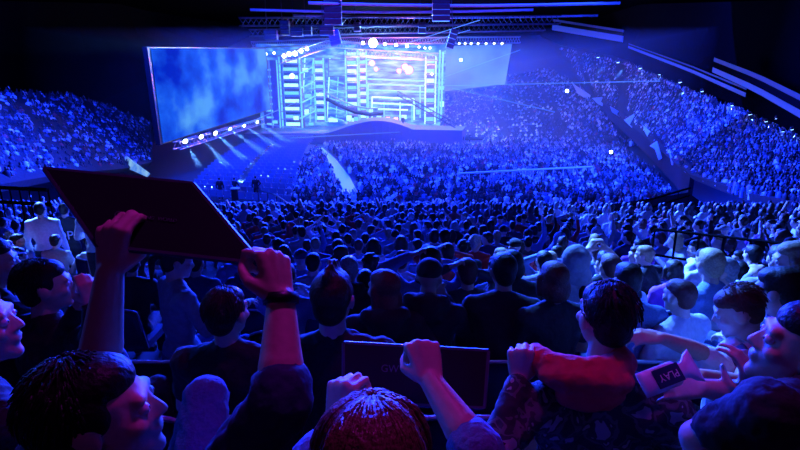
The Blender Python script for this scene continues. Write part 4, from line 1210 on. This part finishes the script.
q.ell(H + M @ V((0, -.02, .035)) - wF.location, (.094, .104, .095), M, 20)
q.build('hair', mat('hair_auburn', (.16, .035, .04), .4, bump=.4, scale=80), wF, True)

# man in the red hood and camouflage jacket
def camo():
    m = bpy.data.materials.new('camouflage'); m.use_nodes = True; nt = m.node_tree; b = nt.nodes['Principled BSDF']; b.inputs['Roughness'].default_value = .85
    tc = nt.nodes.new('ShaderNodeTexCoord'); n = nt.nodes.new('ShaderNodeTexNoise'); n.inputs['Scale'].default_value = 16; n.inputs['Detail'].default_value = 2; n.inputs['Distortion'].default_value = .6
    nt.links.new(tc.outputs['Object'], n.inputs['Vector']); r = nt.nodes.new('ShaderNodeValToRGB'); r.color_ramp.interpolation = 'CONSTANT'
    r.color_ramp.elements[0].color = (.02, .02, .025, 1); r.color_ramp.elements[1].position = .46; r.color_ramp.elements[1].color = (.10, .11, .10, 1)
    x = r.color_ramp.elements.new(.54); x.color = (.03, .035, .04, 1); x = r.color_ramp.elements.new(.62); x.color = (.30, .31, .30, 1)
    nt.links.new(n.outputs['Fac'], r.inputs['Fac']); nt.links.new(r.outputs['Color'], b.inputs['Base Color'])
    bp = nt.nodes.new('ShaderNodeBump'); bp.inputs['Strength'].default_value = .6; bp.inputs['Distance'].default_value = .02; n2 = nt.nodes.new('ShaderNodeTexNoise'); n2.inputs['Scale'].default_value = 14
    nt.links.new(tc.outputs['Object'], n2.inputs['Vector']); nt.links.new(n2.outputs['Fac'], bp.inputs['Height']); nt.links.new(bp.outputs['Normal'], b.inputs['Normal'])
    return m
J = base_joints(D(605, 319, 1.68), face=(-.14, 1, -.02), sw=.205)
J['shl'] = D(530, 408, 1.60); J['shr'] = D(670, 412, 1.64); J['neck'] = D(601, 374, 1.68)
J.update(ell=D(497, 448, 1.48), wrl=D(519, 380, 1.60), hfl=(.05, .25, 1), hnl=(.3, .9, 0), htl=(1, 0, 0), curll=1.15)
mH = hero('person', 'man in camouflage jacket with red hood, dark cropped hair, back to the camera', J, fl_of(J), ('crop', 'black-haired'), camo(), TROUS['dark'], 'long', .0055)
q = MB(); c = D(586, 366, 1.60)
n = 14
pts = []
for i in range(n + 1):
    a = PI * (.0 + 1.0 * i / n) + PI
    pts.append(c + V((.132 * math.cos(a) - .012, .075 * math.sin(a) + .035, .004 - .004 * math.cos(a))))
for a, b in zip(pts, pts[1:]): q.cap(a, b, .046, .046, 14)
q.ell(c + V((-.015, -.055, -.012)), (.148, .058, .052), Matrix.Rotation(.10, 3, 'Y'), 24)
q.ell(c + V((-.005, -.065, -.062)), (.105, .042, .050), None, 24)
q.cap(c + V((-.120, .0, -.02)), c + V((-.085, .10, -.03)), .034, .03, 12); q.cap(c + V((.115, .01, .0)), c + V((.08, .12, -.02)), .036, .03, 12)
hd = remeshed(q, 'hood', mat('hood_red', (.62, .035, .06), .75, bump=.3, scale=25), .006, 5, noise=.012); hd.transform(Matrix.Translation(-mH.location)); link('hood', hd, mH)

# man at the right edge and the one reaching past him
J = base_joints(D(806, 352, 1.22), face=(-.85, .45, .22), sw=.19, chest=(-.5, .85, 0))
J.update(shl=D(768, 414, 1.10), shr=D(880, 440, 1.1), neck=D(816, 405, 1.16), ell=D(698, 438, 1.22), wrl=D(722, 500, 1.18), knl=D(720, 540, 1.3), knr=D(800, 560, 1.3))
J['anl'] = J['knl'] - V((0, 0, .42)); J['anr'] = J['knr'] - V((0, 0, .42))
hero('person', 'man in black t-shirt at the right edge, face turned left, elbow out', J, fl_of(J), ('crop', 'black-haired'), TOPS['black'], TROUS['dark'], 'short', .0055)
J = base_joints(D(862, 322, 1.62), face=(-.7, .7, 0), sw=.19, chest=(-.6, .8, 0))
J.update(shl=D(802, 392, 1.60), shr=D(905, 420, 1.6), neck=D(858, 378, 1.62), ell=D(752, 397, 1.52), wrl=D(704, 388, 1.50), hfl=(-1, .1, .05), hnl=(0, .6, -.8), htl=(0, .5, .8), curll=.4,
         elr=D(790, 436, 1.5), wrr=D(747, 396, 1.5), hfr=(-.08, .1, 1), hnr=(-.6, .8, 0), htr=(-1, 0, 0), curlr=.45)
hero('person', 'person mostly beyond the right edge, bare forearm stretched left over the seats', J, fl_of(J), ('short', 'brown-haired'), TOPS['black'], TROUS['dark'], 'short', .0065)

# man in the lit block looking down to the left
J = base_joints(D(738, 312, 2.45), face=(-.8, .35, -.38), sw=.19, chest=(-.55, .85, 0))
J.update(ell=D(700, 352, 2.35), wrl=D(662, 338, 2.3), hfl=(-1, .1, .05), hnl=(0, .4, -.9), htl=(0, .6, .6), curll=.4, elr=D(742, 385, 2.2), wrr=D(700, 375, 2.1))
hero('person', 'man with red-brown cropped hair in white shirt looking down left, arm stretched out', J, fl_of(J), ('crop', 'red-haired'), TOPS['white'], TROUS['dark'], 'short', .0075)
def plaid():
    m = bpy.data.materials.new('plaid'); m.use_nodes = True; nt = m.node_tree; b = nt.nodes['Principled BSDF']
    tc = nt.nodes.new('ShaderNodeTexCoord'); c = nt.nodes.new('ShaderNodeTexChecker'); c.inputs['Scale'].default_value = 14; c.inputs['Color1'].default_value = (.75, .78, .8, 1); c.inputs['Color2'].default_value = (.05, .08, .12, 1)
    nt.links.new(tc.outputs['Object'], c.inputs['Vector']); nt.links.new(c.outputs['Color'], b.inputs['Base Color']); b.inputs['Roughness'].default_value = .8
    return m
J = base_joints(D(778, 292, 2.55), face=(-.6, .8, -.2), sw=.19, chest=(-.3, .95, 0))
J.update(knl=D(758, 318, 2.75), anl=D(745, 372, 2.8), wrl=D(738, 352, 2.4), ell=D(742, 362, 2.35))
hero('person', 'person in checked shirt with pale trousers, knee raised, in the bright block', J, fl_of(J), ('short', 'brown-haired'), plaid(), TOPS['white'], 'long', .0085)
J = base_joints(D(792, 262, 3.1), face=(-.9, .3, -.1), sw=.19, chest=(-.6, .8, 0))
hero('person', 'fair-haired person in pale denim jacket at the right edge, turned left', J, fl_of(J), ('bob', 'fair-haired'), TOPS['grey'], TROUS['jeans'], 'long', .0095)

# faces at the left edge
J = base_joints(D(-27, 328, 1.40), face=(.93, .32, .10), sw=.18, chest=(.5, .85, 0))
hero('person', 'man at the left edge in profile, only brow, nose and ear in view', J, fl_of(J), ('short', 'brown-haired'), TOPS['black'], TROUS['dark'], 'long', .006)
J = base_joints(D(-6, 264, 2.5), face=(.9, .4, 0), sw=.18, chest=(.4, .9, 0))
hero('person', 'dark-haired person in profile at the left edge, farther back than the man', J, fl_of(J), ('short', 'black-haired'), TOPS['black'], TROUS['dark'], 'long', .008)
J = base_joints(D(47, 287, 2.35), face=(.88, .45, .02), sw=.19, chest=(.35, .93, 0))
J.update(elr=D(96, 335, 2.1), wrr=D(92, 305, 2.1), hfr=(-.05, .1, 1), hnr=(-.7, .7, 0), htr=(-1, 0, 0), curlr=.7, ell=D(60, 345, 2.3), wrl=D(78, 308, 2.25), hfl=(.1, 0, 1), hnl=(.8, .5, 0), curll=.7, htl=(1, 0, 0))
hB = hero('person', 'dark-haired man in black in profile at left, holding a phone before his face', J, fl_of(J), ('short', 'black-haired'), TOPS['black'], TROUS['dark'], 'long', .0075)
ph = empty('phone', D(84, 276, 2.16)); q = MB(); q.box((0, 0, 0), (.075, .009, .15), Matrix.Rotation(-.5, 3, 'Z')); q.build('case', DARK, ph, bevel=.004); q = MB(); q.box(Matrix.Rotation(-.5, 3, 'Z') @ V((0, -.006, 0)), (.066, .002, .138), Matrix.Rotation(-.5, 3, 'Z')); q.build('screen', mat('phone_glass', (.03, .04, .1), .1), ph)
tag(ph, 'dark phone held up by the man in profile at left', 'phone')
# phone held up in the middle of the crowd, its screen lit
pp = D(609, 268, 4.2); ph = empty('phone', pp); q = MB(); q.box((0, 0, 0), (.09, .01, .17)); q.build('case', DARK, ph, bevel=.004); q = MB(); q.box((0, -.007, 0), (.06, .002, .135)); q.build('screen', emat('phone_screen', (.25, .4, .9), .5), ph)
tag(ph, 'phone with pale lit screen held up above the man in the red hood', 'phone')

# row two: head shaven at the sides, and the man left of him
def near_one(px, py, d, pose, hs, hc, top, label, face=(0, 1, 0), chest=(0, 1, 0), vox=.0075, sleeves='short', legs='dark', sw=.19, arms=None, gear=None):
    J = base_joints(D(px, py, d), face=face, chest=chest, sw=sw)
    if arms: J.update(arms(J))
    return hero('person', label, J, fl_of(J), (hs, hc) if hs else None, TOPS[top], TROUS[legs], sleeves, vox, gear=gear)
near_one(333, 300, 2.05, 0, 'mohawk', 'brown-haired', 'black', 'person with hair swept up on top, black t-shirt, left of the centre board', face=(.12, 1, 0))
near_one(228, 314, 2.35, 0, 'short', 'brown-haired', 'black', 'short-haired man in black t-shirt between the raised arm and the seats', face=(.35, .93, -.05))
near_one(178, 262, 3.7, 0, 'tail', 'brown-haired', 'grey', 'woman in pale jacket turned right, looking down at her hands, left', face=(.9, .4, -.25), chest=(.75, .65, 0), sleeves='long', legs='jeans', vox=.009, arms=lambda J: dict(elr=J['shr'] + V((.12, .02, -.24)), wrr=J['shr'] + V((.30, .16, -.14)), ell=J['shl'] + V((.1, .0, -.25)), wrl=J['shl'] + V((.30, .05, -.17))))
for i, (px, py, Y, lab) in enumerate(((40, 210, 8.0, 'standing person in white hooded jacket near the left edge, back turned'), (93, 206, 7.4, 'standing person in pale jacket behind the raised left arm'), (64, 210, 8.8, 'standing person in black jacket with white letters between two pale jackets'))):
    p = at(px, py, Y); top = ('white', 'white', 'black')[i]
    z = zfloor(Y); sc_ = (p.z - z) / 1.62
    stander(i % 2, (p.x, Y, z), .2, min(1.1, max(.84, sc_)), lab, top, 'short')
    if i == 2:
        text('OP', .22, mat('letter_white', (.8, .8, .8), .6), 'lettering', bpy.context.scene.objects[COL.objects[-1].parent.name] if False else [o for o in COL.objects if o.get('label') == lab][0], Matrix.Translation((0, -.150, 1.18)) @ Matrix.Rotation(PI / 2, 4, 'X'), .004)

# clapper with its upside down word
c0, c1 = D(641, 386, 1.42), D(696, 365, 1.46)
ax = (c1 - c0).normalized(); L_ = (c1 - c0).length
e = empty('inflatable_clapper', (c0 + c1) / 2)
nn = V((0, 0, CAMZ)) - (c0 + c1) / 2; nn = (nn - ax * nn.dot(ax)).normalized(); up_ = nn.cross(ax).normalized()
X = Matrix((ax, up_, nn)).transposed()
q = MB(); vs = []; fs = []; n = 16; m_ = 12
for i in range(n + 1):
    t = i / n; half = .034 if t < .62 else .034 - .012 * math.sin(PI * min(1, (t - .62) / .25)) + .014 * max(0, (t - .80) / .2) ** 1.3
    th = .016 * (math.sin(PI * min(1, max(0, t))) ** .35 if 0 < t < 1 else 0) + .002
    for k in range(m_): a = 2 * PI * k / m_; vs.append(X @ V(((t - .5) * L_, half * math.cos(a), th * math.sin(a))))
for i in range(n):
    for k in range(m_): A = i * m_ + k; B = i * m_ + (k + 1) % m_; fs.append((A, B, B + m_, A + m_))
fs.append(tuple(range(m_ - 1, -1, -1))); fs.append(tuple(n * m_ + k for k in range(m_)))
q.add(vs, fs); q.build('tube', mat('clapper_white', (.75, .8, .85), .3), e, True)
side = nn if nn.y < 0 or nn.z > 0 else -nn
if side.dot(V((0, -1, .5))) < 0: side = -side
XS = Matrix((-ax, side.cross(-ax), side)).transposed()
q = MB(); q.box(X @ V((-.012, 0, 0)) + side * .0165, (.082, .050, .004), Matrix((ax, up_, nn)).transposed()); q.build('label', mat('clapper_label', (.01, .015, .08), .5), e)
text('PLAY', .028, mat('letter_white', (.8, .8, .8), .6), 'lettering', e, Matrix.Translation(X @ V((-.012, 0, 0)) + side * .0195) @ XS.to_4x4(), .0006)
tag(e, 'pale inflatable clapper with the word PLAY upside down on a dark label', 'clapper')

# empty seats in the first rows
cnt = 0
for k, pxs in ((1, (150, 330, 470, 700)), (2, (30, 95, 160, 268, 395, 455, 520, 580, 700)), (3, (28, 72, 116, 160, 204, 250, 296, 345, 392, 418 + 20, 484, 530, 576, 620, 668, 716))):
    yv = ROW0 + PITCHY * k; z = zfloor(yv)
    for i, px in enumerate(pxs):
        dd = yv * CP + (CAMZ - z - .8) * SP
        place_seat(((px - 400) / F * dd, yv - .02, z), 0, 'dark glossy seat, %s from the left in the %s seat row from the camera, empty' % (nth(i), nth(k - 1)), 'stadium seats')

# ------------------------------------------------------------------ light, haze, camera
BL = (.006, .030, 1.0); CY = (.10, .32, 1.0); MG = (.6, .03, .9)
area(at(395, 80, 91), (0, 20, 4), 26000, BL, 34, 10)                     # glow of the stage picture wall
area(S(396, 60, 80), (0, 90, 0), 7000, CY, 30, 3)
area((0, 55, 17.5), (0, 60, 0), 70000, BL, 44, 40, 120)                 # blue wash over the floor
area((8, 84, 16), (14, 70, 0), 22000, (.03, .12, 1.0), 14, 8)             # added light that brightens the haze beside the stage
area((30, 52, 17), (34, 66, 4), 60000, BL, 26, 60)                       # blue wash over the right stand
area((-28, 30, 14), (-28, 46, 4), 32000, BL, 14, 30)                     # left stand
area((-3, 36, 15), (0, 4, 6.5), 110000, BL, 26, 4)                         # blue back light for the rows below the camera
spot((1, 30, 15), (11, 10, 5), 90000, (.05, .16, 1.0), 34, .6, .6)
spot((-1, 13, 14), (3.3, 4.4, 6.7), 90000, (.05, .18, 1.0), 24, .8, .2)         # spot on the bright block at the right
spot((-7, 5.5, 11.5), (-.1, 1.2, 8.3), 1100, (.02, .09, 1.0), 34, .7, .2)                 # blue light from the left
spot((.5, 11, 14), (1.9, 2.5, 7.6), 22000, (.04, .16, 1.0), 17, .9, .2)
spot((-10, 14, 14), (-5.2, 7.0, 6.7), 110000, (.08, .22, 1.0), 13, .9, .2)
spot((.6, 2.3, 12.6), (.0, .7, 8.0), 250, (.62, .02, .95), 62, .9, .25)                  # magenta lamp overhead
area((0, -2.5, 11.5), (0, 1.6, 8.0), 4, MG, 1.5, 1.0)
area((0, 58, 14.5), (0, 62, 18), 380, (.8, .03, .5), 26, 10)
point(big + V((0, -1.2, 0)), 14000, (.2, .55, 1.0), .4)
point(at(373, 64, 88), 5000, (1, .16, .35), .5); point(at(407, 68, 88), 11000, (1, .16, .35), .6)
for i, (px, py, Y) in enumerate(LB_):
    p = at(px, py, Y); t = at(LT[i][0], LT[i][1], Y * .9); t.z = 0
    spot(p + (t - p).normalized() * .5, t, 300000, (.10, .34, 1.0), 9, .5, .12)
for i, (px, py, Y) in enumerate(RLP):
    if i % 1 == 0: spot(at(px, py + 1, Y), at(px + 6, py + 30, Y - 1), 2500, (.10, .3, 1.0), 50, .8, .1)
for px in (459, 478, 494): spot(at(px, 46, 91), at(px - 30 + (px - 459), 110, 88), 30000, (.12, .4, 1.0), 9, .5, .2)

spot((4, 38, 15), (27, 62, 4), 60000, (.05, .16, 1.0), 22, .8, .3)  # added spot to brighten the white banners
hz = MB(); hz.box((-3, 87, 7.2), (64, 74, 14.0)); ho = hz.build('stage_haze', None)
hm2 = bpy.data.materials.new('haze'); hm2.use_nodes = True; nt = hm2.node_tree; nt.nodes.remove(nt.nodes['Principled BSDF'])
vs_ = nt.nodes.new('ShaderNodeVolumeScatter'); vs_.inputs['Density'].default_value = 0.005; vs_.inputs['Anisotropy'].default_value = .25; vs_.inputs['Color'].default_value = (.85, .9, 1, 1)
nt.links.new(vs_.outputs['Volume'], nt.nodes['Material Output'].inputs['Volume'])
ho.data.materials.clear(); ho.data.materials.append(hm2)
tag(ho, 'thin blue haze hanging in the air over floor and stage', 'haze', kind='stuff')

wd = bpy.data.worlds.new('world'); SC.world = wd; wd.use_nodes = True
wd.node_tree.nodes['Background'].inputs['Color'].default_value = (.01, .015, .12, 1); wd.node_tree.nodes['Background'].inputs['Strength'].default_value = .05
cam = bpy.data.cameras.new('camera'); co = bpy.data.objects.new('camera', cam); COL.objects.link(co)
co.location = (0, 0, CAMZ); co.rotation_euler = (PI / 2 - PITCH, 0, 0); cam.sensor_width = 36; cam.lens = F / 800 * 36; cam.clip_end = 400; cam.clip_start = .05
SC.camera = co
SC.view_settings.view_transform = 'Standard'; SC.view_settings.look = 'None'; SC.view_settings.gamma = 1; SC.view_settings.exposure = 0
SC.view_settings.use_curve_mapping = False
SC.cycles.use_denoising = True
SC.cycles.max_bounces = 5; SC.cycles.diffuse_bounces = 2; SC.cycles.volume_bounces = 0; SC.cycles.sample_clamp_indirect = 4
